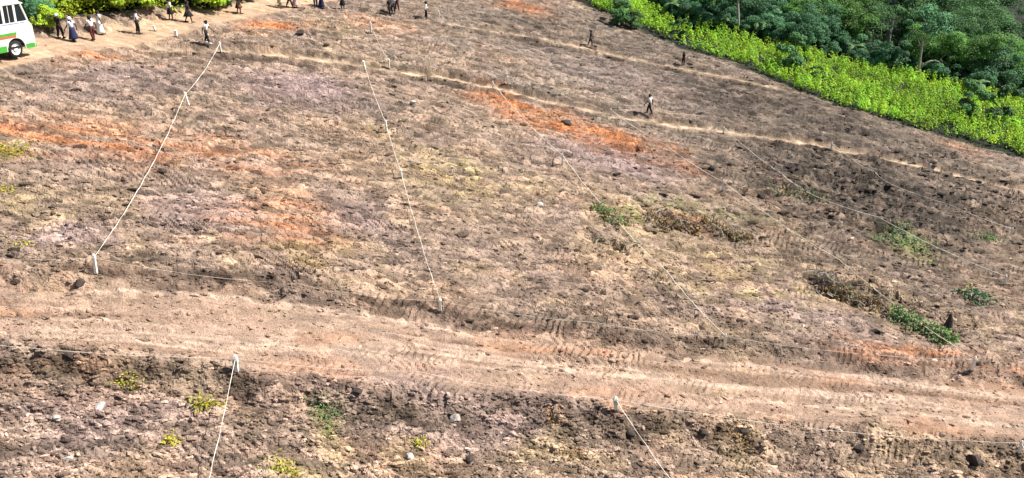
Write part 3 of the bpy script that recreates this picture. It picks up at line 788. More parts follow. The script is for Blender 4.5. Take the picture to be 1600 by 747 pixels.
# ------------------------------------------------------------------ weeds
def weed(px, py, rad, hgt, n, m, label, ls=0.12):
    gx, gy, gz = ground(px, py)
    d = rng.normal(0, 1, (n, 3)) * np.array([rad * .5, rad * .4, hgt * .35]); d[:, 2] = np.abs(d[:, 2]) + .03
    zz = gh(gx + d[:, 0], gy + d[:, 1]) - gz
    d[:, 2] += zz
    nn = rng.normal(0, .5, (n, 3)); nn[:, 2] += 1
    e = empty('weed_clump', (gx, gy, gz), 0, label, 'weed')
    add('leaves', leaf_cloud('leaves', d, nn, ls * rng.uniform(.6, 1.4, n), tints(n, .6, 1.35, .4), None), M[m], e)
    mb = MB()
    for k in range(6):
        a = random.uniform(0, 6.28); p = Vector((math.cos(a) * rad * .4, math.sin(a) * rad * .4, hgt * .5))
        mb.tube([(0, 0, -.05), p * .5 + Vector((0, 0, .05)), p], [.012, .009, .005], 4)
    mb.build('stalks', M['twig'], e)
W = [(322, 640, .50, .55, 170, 'leafweed', 'bright yellow green weed below the road left of the foreground string', .16), (268, 694, .30, .35, 70, 'leafweed', 'smaller yellow weed near the bottom left', .15), (202, 601, .45, .3, 80, 'leafweed', 'yellow green weed just under the road edge at left', .13),
     (512, 650, .7, .4, 130, 'leaffresh', 'pale green weed patch below the middle of the road', .13), (655, 700, .35, .6, 70, 'leafweed', 'tall straggly yellow weed in the middle foreground', .12), (445, 738, .6, .35, 120, 'leafweed', 'yellow weed at the bottom edge of the picture', .14),
     (18, 236, 1.3, .3, 220, 'leafweed', 'yellow green weed patch at the left edge beside orange soil', .17), (10, 300, .6, .25, 60, 'leafweed', 'faint green weed at the left edge below the orange soil', .14), (30, 385, .6, .2, 60, 'leafweed', 'faint green weed at the left above the road', .12),
     (480, 412, 1.3, .25, 150, 'leafdry', 'straw coloured weed patch above the road bank', .14), (865, 655, .5, .3, 70, 'leafdry', 'dry weed tuft left of the right foreground peg', .13), (900, 715, .8, .3, 110, 'leafdry', 'dry straw patch at the bottom right of centre', .13),
     (1420, 380, 1.6, .4, 170, 'leaffresh', 'green weed patch on the rough dark ground at right', .2), (1160, 690, .6, .3, 80, 'leafdry', 'dry tuft below the right part of the road', .13), (1545, 375, 1.2, .4, 120, 'leaffresh', 'green weed patch at the far right of the rough ground', .2),
     (870, 184, .7, .3, 70, 'leafdry', 'dry yellow tuft on the orange clay', .16)]
for w in W: weed(*w[:7], ls=w[7])

# ------------------------------------------------------------------ uprooted brush
def brush(px0, py0, px1, py1, width, nb, leaves, label, dryk=0.2, leafmat='leaffresh', ls=.2, hgt=.55):
    a, b = Vector(ground(px0, py0)), Vector(ground(px1, py1)); mid = (a + b) / 2
    e = empty('brush_pile', (mid.x, mid.y, hz(mid.x, mid.y)), 0, label, 'brush')
    ax = (b - a); Ln = ax.length; ax = ax.normalized(); pr = Vector((-ax.y, ax.x, 0))
    org = Vector(e.location)
    for k in range(nb):
        c = a.lerp(b, random.random()) + pr * random.gauss(0, width * .4)
        d = (ax * random.uniform(-1, 1) + pr * random.uniform(-.8, .8)).normalized() * random.uniform(.5, 1.5)
        pts = []
        for t in (-.5, -.15, .2, .5):
            p = c + d * t + Vector((random.gauss(0, .06), random.gauss(0, .06), 0)); p.z = hz(p.x, p.y) + .05 + hgt * random.random() * (1 - abs(t))
            pts.append(p - org)
        r = random.uniform(.015, .04)
        mb = MB(); mb.tube(pts, [r, r * .9, r * .7, r * .35], 5)
        mb.tube([pts[1], pts[1] + Vector((random.gauss(0, .2), random.gauss(0, .2), .3))], [r * .6, r * .25], 4)
        mb.build('branch', random.choice([M['twig'], M['bark'], M['palebark']]), e)
    if leaves:
        for nm, m, nl in (('green_leaves', leafmat, int(leaves * (1 - dryk))), ('dry_leaves', 'leafdry', int(leaves * dryk))):
            if nl < 4: continue
            t = rng.uniform(0, 1, nl); w_ = rng.normal(0, width * .35, nl)
            x = a.x + (b.x - a.x) * t + pr.x * w_; y = a.y + (b.y - a.y) * t + pr.y * w_
            z = gh(x, y) + hgt * rng.uniform(0.05, 1, nl) ** 1.4 * np.exp(-(w_ / width) ** 2 * 2)
            nn = rng.normal(0, .6, (nl, 3)); nn[:, 2] += 1
            o = add(nm, leaf_cloud(nm, np.stack([x - org.x, y - org.y, z - org.z], 1), nn, ls * rng.uniform(.6, 1.4, nl), tints(nl, .6, 1.4, .3), None), M[m], e)
            o['kind'] = 'stuff'
brush(1390, 492, 1490, 540, 1.0, 12, 900, 'heap of cut green brush beside the lower right boundary string', .12, ls=.22, hgt=.7)
brush(1285, 450, 1375, 482, 1.0, 30, 420, 'dark tangle of uprooted branches left of the green brush heap', .85, 'leafdark', hgt=.6)
brush(1262, 432, 1300, 446, .9, 26, 0, 'bare curling roots at the upper left end of the brush line', hgt=.9)
brush(930, 325, 975, 355, 1.2, 10, 420, 'pale green grass heap crossed by the middle boundary string', .4, ls=.2, hgt=.5)
brush(1010, 340, 1095, 362, .9, 26, 420, 'brown brush heap on the slope right of centre', .93, 'leafdark', hgt=.7)
brush(1095, 352, 1175, 374, .9, 26, 420, 'dark brush heap with dry leaves right of the brown one', .85, 'leafdark', hgt=.7)
brush(920, 376, 1000, 388, .4, 12, 60, 'low line of dead sticks below the pale green grass heap', .7, 'leafdark', hgt=.35)
brush(1500, 455, 1545, 480, 1.2, 10, 240, 'dark leafy brush near the right side above the green heap', .2, 'leafteal', ls=.24, hgt=.8)
brush(1370, 375, 1420, 360, .8, 10, 150, 'low green and dark brush on the rough right slope', .2, 'leafteal', ls=.2, hgt=.5)
brush(1200, 300, 1290, 320, 1.4, 14, 160, 'bluish dark brush on the rough ground right of the orange clay', .3, 'leafdark', ls=.22, hgt=.7)
# dark pointed stump at the right
gx, gy, gz = ground(1478, 520)
e = empty('tree_stump', (gx, gy, gz), 0, 'dark pointed stump standing behind the green brush heap', 'stump')
mb = MB(); mb.tube([(0, 0, -.2), (.02, 0, .3), (.06, .02, .75), (.02, .03, 1.15)], [.34, .24, .16, .03], 9); mb.build('stem', M['darkclod'], e)
mb = MB()
for k in range(5):
    a = k * 1.26; mb.tube([(0, 0, .12), (math.cos(a) * .35, math.sin(a) * .35, .04), (math.cos(a) * .6, math.sin(a) * .6, -.1)], [.1, .07, .03], 6)
mb.build('roots', M['darkclod'], e)

# ------------------------------------------------------------------ pegs and boundary strings
PEGS = {}
def peg(key, px, py, h, lean, label, thick=.045, wrap=False):
    gx, gy, gz = ground(px, py)
    e = empty('boundary_peg', (gx, gy, gz), random.uniform(0, 1.5), label, 'peg', 'boundary pegs on the slope')
    lx, ly = lean
    def sq(z, r): return [Vector((lx * z / h + sx * r, ly * z / h + sy * r, z)) for sx, sy in ((-1, -1), (1, -1), (1, 1), (-1, 1))]
    e.rotation_euler = (0, 0, 0)
    mb = MB(); mb.rings([sq(.1, thick * 1.2), sq(h * .92, thick * 1.1), sq(h, thick * .5)]); mb.build('stake', M['peg'], e)
    mb = MB(); mb.rings([sq(-.3, thick * .7), sq(.1, thick * 1.21)]); mb.build('muddy_foot', M['pegdirt'], e)
    mb = MB(); k = h * .82
    mb.rings([sq(k - .035, thick * 1.4), sq(k, thick * 1.55), sq(k + .035, thick * 1.4)]); mb.build('knot', M['string'], e)
    if wrap:
        mb = MB(); mb.rings([sq(h * .5, thick * 1.15), sq(h * .58, thick * 1.6), sq(h * .74, thick * 1.5), sq(h * .78, thick * 1.15)]); mb.build('plastic_wrap', M['wrap'], e)
    PEGS[key] = Vector((gx + lx * .82, gy + ly * .82, gz + k))
peg('a1', 346, 87, .85, (0, 0), 'peg at the footpath where the leftmost long string starts')
peg('a2', 296, 169, .95, (-.2, .1), 'leaning peg halfway along the leftmost long string')
peg('a3', 151, 431, 1.0, (.06, .05), 'peg where the leftmost long string ends above the road bank', .05)
peg('a0', 276, 60, .6, (0, 0), 'short thick peg between the track and the footpath', .08)
peg('a9', 243, 50, .5, (-.1, 0), 'tiny peg at the near edge of the upper track', .05)
peg('b0', 580, 54, 1.1, (0, 0), 'uppermost peg in the middle below the group of people', .06)
peg('b1', 608, 109, .9, (0, 0), 'peg just above the footpath right of the second string', .06)
peg('b2', 571, 117, .9, (-.1, 0), 'peg on the footpath where the second long string starts', .07)
peg('b3', 604, 210, .9, (0, 0), 'peg on the second long string in grey soil', .05)
peg('b4', 627, 281, .6, (0, 0), 'low peg in the middle of the second long string', .06)
peg('b5', 688, 488, .75, (0, 0), 'peg where the second long string meets the road bank', .05)
peg('c1', 770, 141, .7, (0, 0), 'peg at the footpath where the third string starts beside orange clay')
peg('c0', 793, 136, .7, (0, 0), 'peg just above the footpath right of the third string start')
peg('c2', 878, 263, .9, (0, 0), 'peg on the third string below the orange clay', .04)
peg('c3', 1131, 546, .85, (.02, 0), 'peg where the third string meets the road bank right of centre', .045)
peg('d1', 954, 182, .7, (0, 0), 'peg on the near side of the footpath left of the lone walker')
peg('d0', 965, 172, .7, (0, 0), 'peg on the far side of the footpath left of the lone walker')
peg('d2', 1128, 303, .9, (0, 0), 'peg on the fourth string right of the orange clay', .045)
peg('d3', 1517, 581, .9, (.05, 0), 'peg at the lower right where the fourth string ends', .055)
peg('e1', 1130, 210, .7, (0, 0), 'peg on the footpath right of the lone walker')
peg('e3', 1568, 446, .8, (0, 0), 'peg ending the fifth string at the far right')
peg('f1', 1297, 241, .8, (0, 0), 'peg on the footpath where the sixth string starts', .05)
peg('f0', 1283, 226, .8, (0, 0), 'peg just above the footpath at the sixth string start', .05)
peg('f3', 1578, 372, .8, (0, 0), 'peg ending the sixth string at the far right edge')
peg('g1', 1430, 258, .9, (0, 0), 'peg standing above the right end of the footpath', .05)
peg('g2', 1450, 275, .8, (0, 0), 'peg below the right end of the footpath', .05)
peg('h1', 686, 33, .9, (0, 0), 'faint peg right of the white-shirted man at the top', .05)
peg('h2', 862, 100, .9, (0, 0), 'faint peg on the upper slope between the two paths', .05)
peg('p1', 371, 585, .85, (.02, 0), 'peg with plastic wrap at the lower road edge left of centre', .06, True)
peg('p2', 962, 645, .75, (-.05, 0), 'peg with plastic wrap at the lower road edge right of centre', .06, True)
peg('p0', -160, 552, .8, (0, 0), 'peg at the road edge beyond the left of the picture')
peg('p3', 1590, 712, .8, (0, 0), 'peg at the road edge in the lower right')
peg('q1', 318, 830, .8, (0, 0), 'peg below the bottom edge at the left foreground string')
peg('q2', 1090, 830, .8, (0, 0), 'peg below the bottom edge at the right foreground string')
peg('q3', 1640, 830, .8, (0, 0), 'peg below the lower right corner')
peg('l0', -160, 420, .8, (0, 0), 'peg above the road beyond the left of the picture')

RB = np.array([(0, 0), (.15, -.1), (-.15, -.1), (0, -.25), (.1, .1), (-.1, .1)])
def string(keys, label, rad=.017, lift=.06):
    mb = MB(); pts = []
    P = [PEGS[k] if isinstance(k, str) else Vector((*ground(*k)[:2], ground(*k)[2] + .25 + lift)) for k in keys]
    for i in range(len(P) - 1):
        n = max(4, int((P[i + 1] - P[i]).length / .6))
        for j in range(n + (i == len(P) - 2)):
            t = j / n; p = P[i].lerp(P[i + 1], t); p.z -= min(.5, .022 * (P[i + 1] - P[i]).length) * 4 * t * (1 - t)
            p += Vector((random.gauss(0, .012), random.gauss(0, .012), 0))
            p.z = max(p.z, float(gh(p.x + RB[:, 0], p.y + RB[:, 1]).mean()) + lift); pts.append(p)
    D = [p.y * .887 + 10 for p in pts]
    org = pts[0].copy()
    mb.tube([p - org for p in pts], [rad * random.uniform(.4, .85) for p in pts], 5)
    o = mb.build('boundary_string', M['string'], None, True); o.location = org
    tag(o, label, 'string', 'boundary strings')
string(['a1', 'a2', 'a3'], 'leftmost long white string running from footpath down to road bank', 0.0250)
string(['b2', 'b3', 'b4', 'b5'], 'second long white string running down the middle of the slope', 0.0250)
string(['b0', 'b1'], 'short white string between two upper pegs in the middle', 0.0187)
string(['c1', 'c2', (975, 365), (1040, 435), 'c3'], 'third long white string slanting right across the slope', 0.0320, lift=.16)
string(['d1', (1040, 240), 'd2', (1310, 415), 'd3'], 'fourth white string running from orange clay to lower right peg', 0.0300, lift=.16)
string(['e1', (1265, 316), (1370, 356), 'e3'], 'fifth white string across the rough dark ground at right', 0.0300, lift=.16)
string(['f1', (1390, 294), (1480, 334), 'f3'], 'sixth white string nearest the crop at far right', 0.0280, lift=.16)
string(['p0', 'p1', (650, 592), 'p2', 'p3'], 'thin white string along the lower edge of the dirt road', 0.0110, lift=.16)
string(['l0', 'a3', (420, 440), 'b5', (930, 514), 'c3', 'd3'], 'thin white string along the upper bank of the dirt road', 0.0080)
string(['p1', 'q1'], 'white string running from left foreground peg to bottom edge', 0.0200)
string(['p2', 'q2'], 'white string running from right foreground peg to bottom edge', 0.0220)
string(['p3', (1500, 705), 'q3'][0:1] + ['q3'], 'white string in the lower right corner', 0.0200)
string(['a2', (450, 176), 'b3'], 'faint thin string joining the two mid slope pegs', 0.0072)
string(['h1', 'h2'], 'faint string on the upper slope between two faint pegs', 0.0086)
string(['c0', 'h1'], 'faint string from the footpath up to the peg near the top', 0.0086)

# ------------------------------------------------------------------ bus
BM = {'white': mat('bus_white', (0.70, 0.69, 0.66), .4, .12, 1.6, .5), 'green': mat('bus_green', (0.05, 0.30, 0.04), .4, .1, 3, .5), 'rust': mat('bus_rust_stripe', (0.38, 0.13, 0.05), .5, .1, 3, .4),
      'glass': mat('dark_glass', (0.015, 0.018, 0.022), .08, .1, 2, .6), 'belt': mat('bus_blue_belt', (0.22, 0.25, 0.50), .4, .1, 3, .5), 'black': mat('black_trim', (0.015, 0.015, 0.015), .6, .1, 5),
      'tyre': mat('tyre_rubber', (0.02, 0.02, 0.02), .9, .2, 9), 'rim': mat('wheel_rim', (0.6, 0.6, 0.6), .4, .15, 5, .5), 'seat': mat('seat_cover', (0.45, 0.36, 0.22), .9, .1, 6), 'lamp': mat('lamp_lens', (0.8, 0.78, 0.7), .1, .05, 4, .6), 'curtain': mat('pale_curtain', (.6, .58, .52), .9, .1, 6)}
d_ = np.array(hit(110, 70)) - np.array(hit(-40, 101)); yaw = math.atan2(d_[1], d_[0])
L2, W2, FLOOR, BELT, WTOP, ROOF = 4.3, 1.15, .42, 1.95, 2.9, 3.18
WX = L2 - 1.35                                        # front axle
wc = Vector(ground(22, 97))
ux, uy = Vector((math.cos(yaw), math.sin(yaw), 0)), Vector((-math.sin(yaw), math.cos(yaw), 0))
bc = wc - ux * WX + uy * (W2 - .05)
zs = [gh(np.array([(bc + ux * k).x]), np.array([(bc + ux * k).y]))[0] for k in (-3, WX)]
bus = empty('passenger_bus', (bc.x, bc.y, float(np.mean(zs)) + .05), yaw, 'white bus with green and rust stripes parked on the upper track', 'bus')
bus.scale = (1.1, 1.1, 1.14)
bus.rotation_euler = (0, -math.atan2(zs[1] - zs[0], WX + 3), yaw)
RX = -L2 + 2.2
def side_outline():
    pts = [(-L2, FLOOR)]
    for cxw in (RX, WX):
        for k in range(0, 13):
            a = math.pi - math.pi * k / 12; pts.append((cxw + .62 * math.cos(a), FLOOR + max(0, .12 + .56 * math.sin(a)) if 0 < k < 12 else FLOOR))
    pts += [(L2 - .04, FLOOR), (L2, FLOOR + .5), (L2 - .03, BELT - .32), (L2 - .25, BELT), (-L2, BELT)]
    return pts
for s in (-1, 1):
    mb = MB(); o_ = side_outline(); n = len(o_)
    y0, y1 = s * W2, s * (W2 - .06)
    vs = [(x, y0, z) for x, z in o_] + [(x, y1, z) for x, z in o_]
    f = [list(range(n)), list(range(n, 2 * n))[::-1]] + [[k, (k + 1) % n, n + (k + 1) % n, n + k] for k in range(n)]
    mb.poly(vs, f); me = mb.mesh('side_panel')
    bm = bmesh.new(); bm.from_mesh(me); bmesh.ops.triangulate(bm, faces=[q for q in bm.faces if len(q.verts) > 4]); bmesh.ops.recalc_face_normals(bm, faces=bm.faces); bm.to_mesh(me); bm.free()
    sp = add('side_panel', me, BM['white'], bus)
    def strip(nm, m, x0, x1, z0, z1, pr=.006):
        q = MB(); q.box((x0, min(s * (W2 + pr), s * W2 + 0.001 * s), z0), (x1, max(s * (W2 + pr), s * W2 + .001 * s), z1)); q.build(nm, m, bus)
    strip('belt_stripe', BM['belt'], -L2, L2 - .55, BELT - .10, BELT - .04)
    strip('green_stripe', BM['green'], -L2, WX + .15, 1.28, 1.42); strip('rust_stripe', BM['rust'], -L2, WX + .1, 1.12, 1.278)
    strip('green_skirt', BM['green'], -L2, RX - .66, FLOOR, FLOOR + .34); strip('green_skirt', BM['green'], RX + .66, WX - .66, FLOOR, FLOOR + .34); strip('green_skirt', BM['green'], WX + .66, L2 - .06, FLOOR, FLOOR + .26)
    # windows and pillars
    xs = [-L2 + .1, -3.1, -2.0, -.9, .2, 1.3, 2.4, 3.2]
    for k in range(len(xs) - 1):
        q = MB(); q.box((xs[k] + .07, s * (W2 - .055) - .008, BELT), (xs[k + 1] - .07, s * (W2 - .055) + .008, WTOP)); wdw = q.build('side_window', BM['glass'], bus)
        q = MB(); mx = (xs[k] + xs[k + 1]) / 2; q.box((mx - .02, s * (W2 - .045) - .012, BELT), (mx + .02, s * (W2 - .045) + .012, WTOP)); q.build('window_divider', BM['white'], wdw)
        if k in (1, 3, 5):
            q = MB(); q.box((xs[k] + .08, s * (W2 - .03) - .006, BELT + .38), (mx - .1, s * (W2 - .03) + .006, WTOP - .03)); q.build('curtain', BM['curtain'], wdw)
    for x0 in xs:
        q = MB(); q.box((x0 - .07, s * (W2 - .085), BELT - .001), (x0 + .07, s * (W2 - .005), WTOP + .001)); q.build('pillar', BM['white'], bus)
    q = MB(); q.poly([(3.27, s * (W2 - .06), BELT), (L2 - .34, s * (W2 - .06), BELT), (L2 - .62, s * (W2 - .1), WTOP), (3.27, s * (W2 - .06), WTOP)], [(0, 1, 2, 3)]); q.build('cab_window', BM['glass'], bus)
    q = MB(); q.tube([(L2 - .28, s * (W2 - .04), BELT - .02), (L2 - .59, s * (W2 - .09), WTOP + .02)], .06, 6); q.build('front_pillar', BM['white'], bus)
    for axx in (RX, WX):
        w_ = MB(); ring = []
        for yy, rr in ((-.12, .33), (-.13, .44), (-.09, .48), (.09, .48), (.13, .44), (.12, .33)):
            ring.append([Vector((axx + rr * math.cos(a), s * (W2 - .2) + yy, .48 + rr * math.sin(a))) for a in [2 * math.pi * k / 24 for k in range(24)]])
        w_.rings(ring, False); wh = w_.build('wheel', BM['tyre'], bus, True)
        w_ = MB(); ring = []
        for yy, rr in ((.115, .34), (.07, .27), (.05, .16), (.12, .13), (.13, .01)):
            ring.append([Vector((axx + rr * math.cos(a), s * (W2 - .2 + yy), .48 + rr * math.sin(a))) for a in [2 * math.pi * k / 24 for k in range(24)]])
        w_.rings(ring, False); w_.build('rim', BM['rim'], wh)
    q = MB(); q.tube([(L2 - .25, s * W2, BELT - .05), (L2 + .15, s * (W2 + .22), BELT + .2)], .02, 5); mir = q.build('mirror_arm', BM['black'], bus)
    q = MB(); q.box((L2 + .1, s * (W2 + .22) - .09, BELT - .1), (L2 + .16, s * (W2 + .22) + .09, BELT + .32)); q.build('mirror', BM['black'], mir, bevel=.02)
    q = MB(); q.box((L2 - .03, s * .78 - .16, .86), (L2 + .025, s * .78 + .16, 1.06)); q.build('headlight', BM['lamp'], bus, bevel=.02)
q = MB()
def roof_ring(x, w, z0, z1): return [Vector((x, -w, z0)), Vector((x, -w * .96, z0 + (z1 - z0) * .5)), Vector((x, -w * .8, z1 - .03)), Vector((x, 0, z1)), Vector((x, w * .8, z1 - .03)), Vector((x, w * .96, z0 + (z1 - z0) * .5)), Vector((x, w, z0))]
q.rings([roof_ring(-L2, W2, WTOP, ROOF - .08), roof_ring(-L2 + .3, W2, WTOP, ROOF), roof_ring(L2 - 1.0, W2, WTOP, ROOF), roof_ring(L2 - .6, W2 * .98, WTOP, ROOF - .05), roof_ring(L2 - .36, W2 * .94, WTOP - .02, WTOP + .08)])
q.build('roof', BM['white'], bus, True)
q = MB(); q.poly([(L2 - .3, -W2 + .1, BELT), (L2 - .3, W2 - .1, BELT), (L2 - .6, W2 - .14, WTOP), (L2 - .6, -W2 + .14, WTOP)], [(0, 1, 2, 3)]); ws = q.build('windscreen', BM['glass'], bus)
q = MB(); q.tube([(L2 - .29, 0, BELT), (L2 - .59, 0, WTOP)], .025, 5); q.build('centre_bar', BM['white'], ws)
q = MB(); q.rings([[Vector((L2 - .05, y, FLOOR)), Vector((L2, y, FLOOR + .5)), Vector((L2 - .03, y, BELT - .32)), Vector((L2 - .27, y, BELT)), Vector((L2 - .4, y, BELT - .1)), Vector((L2 - .3, y, FLOOR))] for y in (-W2 + .065, W2 - .065)]); q.build('front_panel', BM['white'], bus)
q = MB(); q.box((L2 - .02, -W2 + .03, FLOOR - .02), (L2 + .1, W2 - .03, FLOOR + .24)); q.build('bumper', BM['green'], bus, bevel=.04)
q = MB(); q.box((L2 - .005, -.5, .88), (L2 + .015, .5, 1.25)); q.build('grille', BM['black'], bus)
q = MB(); q.box((-L2 - .02, -W2 + .06, FLOOR), (-L2 + .05, W2 - .06, WTOP + .05)); q.build('rear_panel', BM['white'], bus)
q = MB(); q.box((-L2 + .06, -W2 + .07, FLOOR + .1), (L2 - .42, W2 - .07, FLOOR + .2)); q.build('floor_pan', BM['black'], bus)
for k in range(6):
    q = MB(); x0 = -3.4 + k * 1.1
    q.box((x0, -W2 + .12, FLOOR + .2), (x0 + .45, W2 - .12, 1.1)); q.box((x0 - .08, -W2 + .12, 1.1), (x0 + .06, W2 - .12, 1.75)); q.build('seat_row', BM['seat'], bus)

# ------------------------------------------------------------------ people
PM = {'skin': mat('skin', (0.075, 0.042, 0.028), .6, .12, 8), 'hair': mat('hair', (0.012, 0.010, 0.009), .7, .2, 30), 'white': mat('white_cloth', (0.78, 0.79, 0.82), .8, .06, 8), 'black': mat('black_cloth', (0.014, 0.014, 0.017), .85, .2, 8),
      'navy': mat('navy_cloth', (0.02, 0.026, 0.075), .85, .15, 8), 'maroon': mat('dark_red_cloth', (0.09, 0.018, 0.02), .85, .15, 8), 'red': mat('red_cloth', (0.45, 0.04, 0.06), .8, .15, 8), 'pink': mat('pink_cloth', (0.62, 0.40, 0.40), .8, .1, 8),
      'pale': mat('pale_blue_cloth', (0.50, 0.58, 0.70), .8, .1, 8), 'tan': mat('tan_cloth', (0.42, 0.34, 0.24), .85, .12, 8), 'shoe': mat('dark_shoe', (0.02, 0.018, 0.016), .5, .1, 8), 'eye': mat('eye_white', (.7, .7, .68), .3, .05, 8), 'bag': mat('brown_bag', (.16, .06, .045), .6, .15, 8)}

def skin_mesh(name, verts, edges, radii, root=0, sub=1):
    me = bpy.data.meshes.new(name + '_frame'); me.from_pydata(verts, edges, []); me.update()
    o = bpy.data.objects.new(name + '_frame', me); COL.objects.link(o)
    md = o.modifiers.new('skin', 'SKIN'); md.use_smooth_shade = True
    if not me.skin_vertices: me.attributes
    o.modifiers.new('sub', 'SUBSURF').levels = sub
    sv = me.skin_vertices[0].data
    for i, r in enumerate(radii):
        sv[i].radius = r if hasattr(r, '__len__') else (r, r); sv[i].use_root = (i == root)
    return o

def bake(o, name, m, parent):
    PEND.append((o, name, m, parent))

def bake_all():
    dg = bpy.context.evaluated_depsgraph_get()
    for o, name, m, parent in PEND: bake_one(dg, o, name, m, parent)
    for o, *_ in PEND:
        src = o.data; bpy.data.objects.remove(o); bpy.data.meshes.remove(src)

PEND = []
def bake_one(dg, o, name, m, parent):
    me = bpy.data.meshes.new_from_object(o.evaluated_get(dg)); me.name = name
    me.materials.clear()
    return add(name, me, m, parent)

def pose(stride, swing, bend=0.0):
    J = {}
    J['pel'] = (0, 0, .94); J['spi'] = (0, .02 + bend * .3, 1.13); J['che'] = (0, .03 + bend, 1.32); J['nec'] = (0, .04 + bend * 1.3, 1.475); J['hea'] = (0, .06 + bend * 1.5, 1.56); J['top'] = (0, .055 + bend * 1.6, 1.655); J['nos'] = (0, .155 + bend * 1.5, 1.575)
    for s, k in ((-1, 'l'), (1, 'r')):
        f = stride * s; a = -swing * s
        J['sho' + k] = (.175 * s, .02 + bend, 1.40); J['elb' + k] = (.235 * s, a * .5 + bend, 1.14); J['wri' + k] = (.25 * s, a * 1.0 + .08 + bend, .93); J['pal' + k] = (.25 * s, a * 1.1 + .10 + bend, .86)
        J['hip' + k] = (.095 * s, 0, .88); J['kne' + k] = (.10 * s, f * .55 + .03, .49); J['ank' + k] = (.10 * s, f - .02, .085 + max(0, -f) * .18); J['toe' + k] = (.115 * s, f + .15, .035 + max(0, -f) * .04)
    return J

CACHE = {}
def person(px, py, h, heading, top, bottom, style, label, stride=.12, swing=.12, hairlong=False, hat=None, bag=False, shoes='shoe', robe=False, bend=0.0, sleeve='short'):
    gx, gy, gz = ground(px, py)
    e = empty('person', (gx, gy, gz + .01), heading, label, 'person')
    e.scale = (h / 1.72 * 1.2, h / 1.72 * 1.2, h / 1.72 * 1.03)
    J = pose(stride, swing, bend)
    names = ['pel', 'spi', 'che', 'nec', 'hea', 'top', 'nos']; rad = [(.135, .105), (.12, .095), (.15, .105), .052, (.078, .088), (.07, .078), .016]
    edges = [('pel', 'spi'), ('spi', 'che'), ('che', 'nec'), ('nec', 'hea'), ('hea', 'top'), ('hea', 'nos')]
    V_ = [J[n] for n in names]
    def addv(n, p, r): names.append(n); V_.append(p); rad.append(r)
    for k in 'lr':
        for n, r in (('sho', .058), ('elb', .042), ('wri', .030), ('pal', (.020, .036))): addv(n + k, J[n + k], r)
        edges += [('che', 'sho' + k), ('sho' + k, 'elb' + k), ('elb' + k, 'wri' + k), ('wri' + k, 'pal' + k)]
        P = Vector(J['pal' + k]); s = -1 if k == 'l' else 1
        for q, (dy, ln) in enumerate(((.034, .075), (.012, .088), (-.011, .082), (-.032, .066))):
            n1, n2 = 'f%d%s' % (q, k), 'g%d%s' % (q, k)
            addv(n1, tuple(P + Vector((-.004 * s, dy, -.04 - ln * .35))), .009); addv(n2, tuple(P + Vector((-.022 * s, dy * 1.05 + .006, -.04 - ln))), .008)
            edges += [('pal' + k, n1), (n1, n2)]
        addv('t1' + k, tuple(P + Vector((-.012 * s, .05, -.012))), .010); addv('t2' + k, tuple(P + Vector((-.022 * s, .062, -.055))), .008)
        edges += [('pal' + k, 't1' + k), ('t1' + k, 't2' + k)]
        for n, r in (('hip', .088), ('kne', .060), ('ank', .042), ('toe', (.036, .026))): addv(n + k, J[n + k], r)
        edges += [('pel', 'hip' + k), ('hip' + k, 'kne' + k), ('kne' + k, 'ank' + k), ('ank' + k, 'toe' + k)]
    E = [(names.index(a), names.index(b)) for a, b in edges]
    bake(skin_mesh('body', V_, E, rad), 'body', PM['skin'], e)
    # shirt
    mid = lambda a, b, t: tuple(Vector(J[a]).lerp(Vector(J[b]), t))
    tsl = .75 if sleeve == 'short' else 1.0
    sv = [(0, 0, .92), J['spi'], J['che'], (0, J['nec'][1] - .012, 1.43)]; sr = [(.155, .125), (.142, .115), (.168, .122), .075]; se = [(0, 1), (1, 2), (2, 3)]
    for k in 'lr':
        b0 = len(sv); sv += [J['sho' + k], mid('sho' + k, 'elb' + k, tsl)]; sr += [.072, .062]; se += [(2, b0), (b0, b0 + 1)]
        if sleeve == 'long': sv += [J['wri' + k]]; sr += [.045]; se += [(b0 + 1, b0 + 2)]
    bake(skin_mesh('shirt', sv, se, sr), 'shirt', PM[top], e)
    if style == 'trousers':
        tv = [(0, 0, .99), (0, 0, .92)]; tr_ = [(.14, .115), (.15, .125)]; te = [(0, 1)]
        for k in 'lr':
            b0 = len(tv); a = Vector(J['ank' + k]); tv += [J['hip' + k], J['kne' + k], tuple(a + Vector((0, 0, .05)))]; tr_ += [.105, .078, .066]; te += [(1, b0), (b0, b0 + 1), (b0 + 1, b0 + 2)]
        bake(skin_mesh('trousers', tv, te, tr_), 'trousers', PM[bottom], e)
    else:
        hem = {'skirt': .52, 'longskirt': .22, 'robe': .10, 'shorts': .56}[style]
        mb = MB(); rings = []
        for t in np.linspace(0, 1, 7):
            z = 1.0 + (hem - 1.0) * t; rx = .145 + .09 * t + (.03 if style == 'skirt' else .05) * t; ry = .115 + (abs(stride) * .75 + .06) * t
            rings.append([Vector((rx * math.cos(a) * (1 + .06 * t * math.sin(5 * a)), ry * math.sin(a) * (1 + .06 * t * math.sin(5 * a + 1)) + .01, z)) for a in [2 * math.pi * q / 18 for q in range(18)]])
        mb.rings(rings); mb.build('skirt' if style != 'robe' else 'robe', PM[bottom], e, True)
    hp = Vector(J['hea']).lerp(Vector(J['top']), .55)
    mb = MB(); rings = []
    for t in np.linspace(0, 1, 6):
        a0 = t * math.pi * (.62 if not hairlong else .66); z = math.cos(a0) * .125; r = math.sin(a0) * .108 + .004
        rings.append([hp + Vector((r * math.cos(a), r * math.sin(a) * 1.1 - .022 - (.03 * t), z - (.02 if math.sin(a) < 0 else -.02 * t))) for a in [2 * math.pi * q / 14 for q in range(14)]])
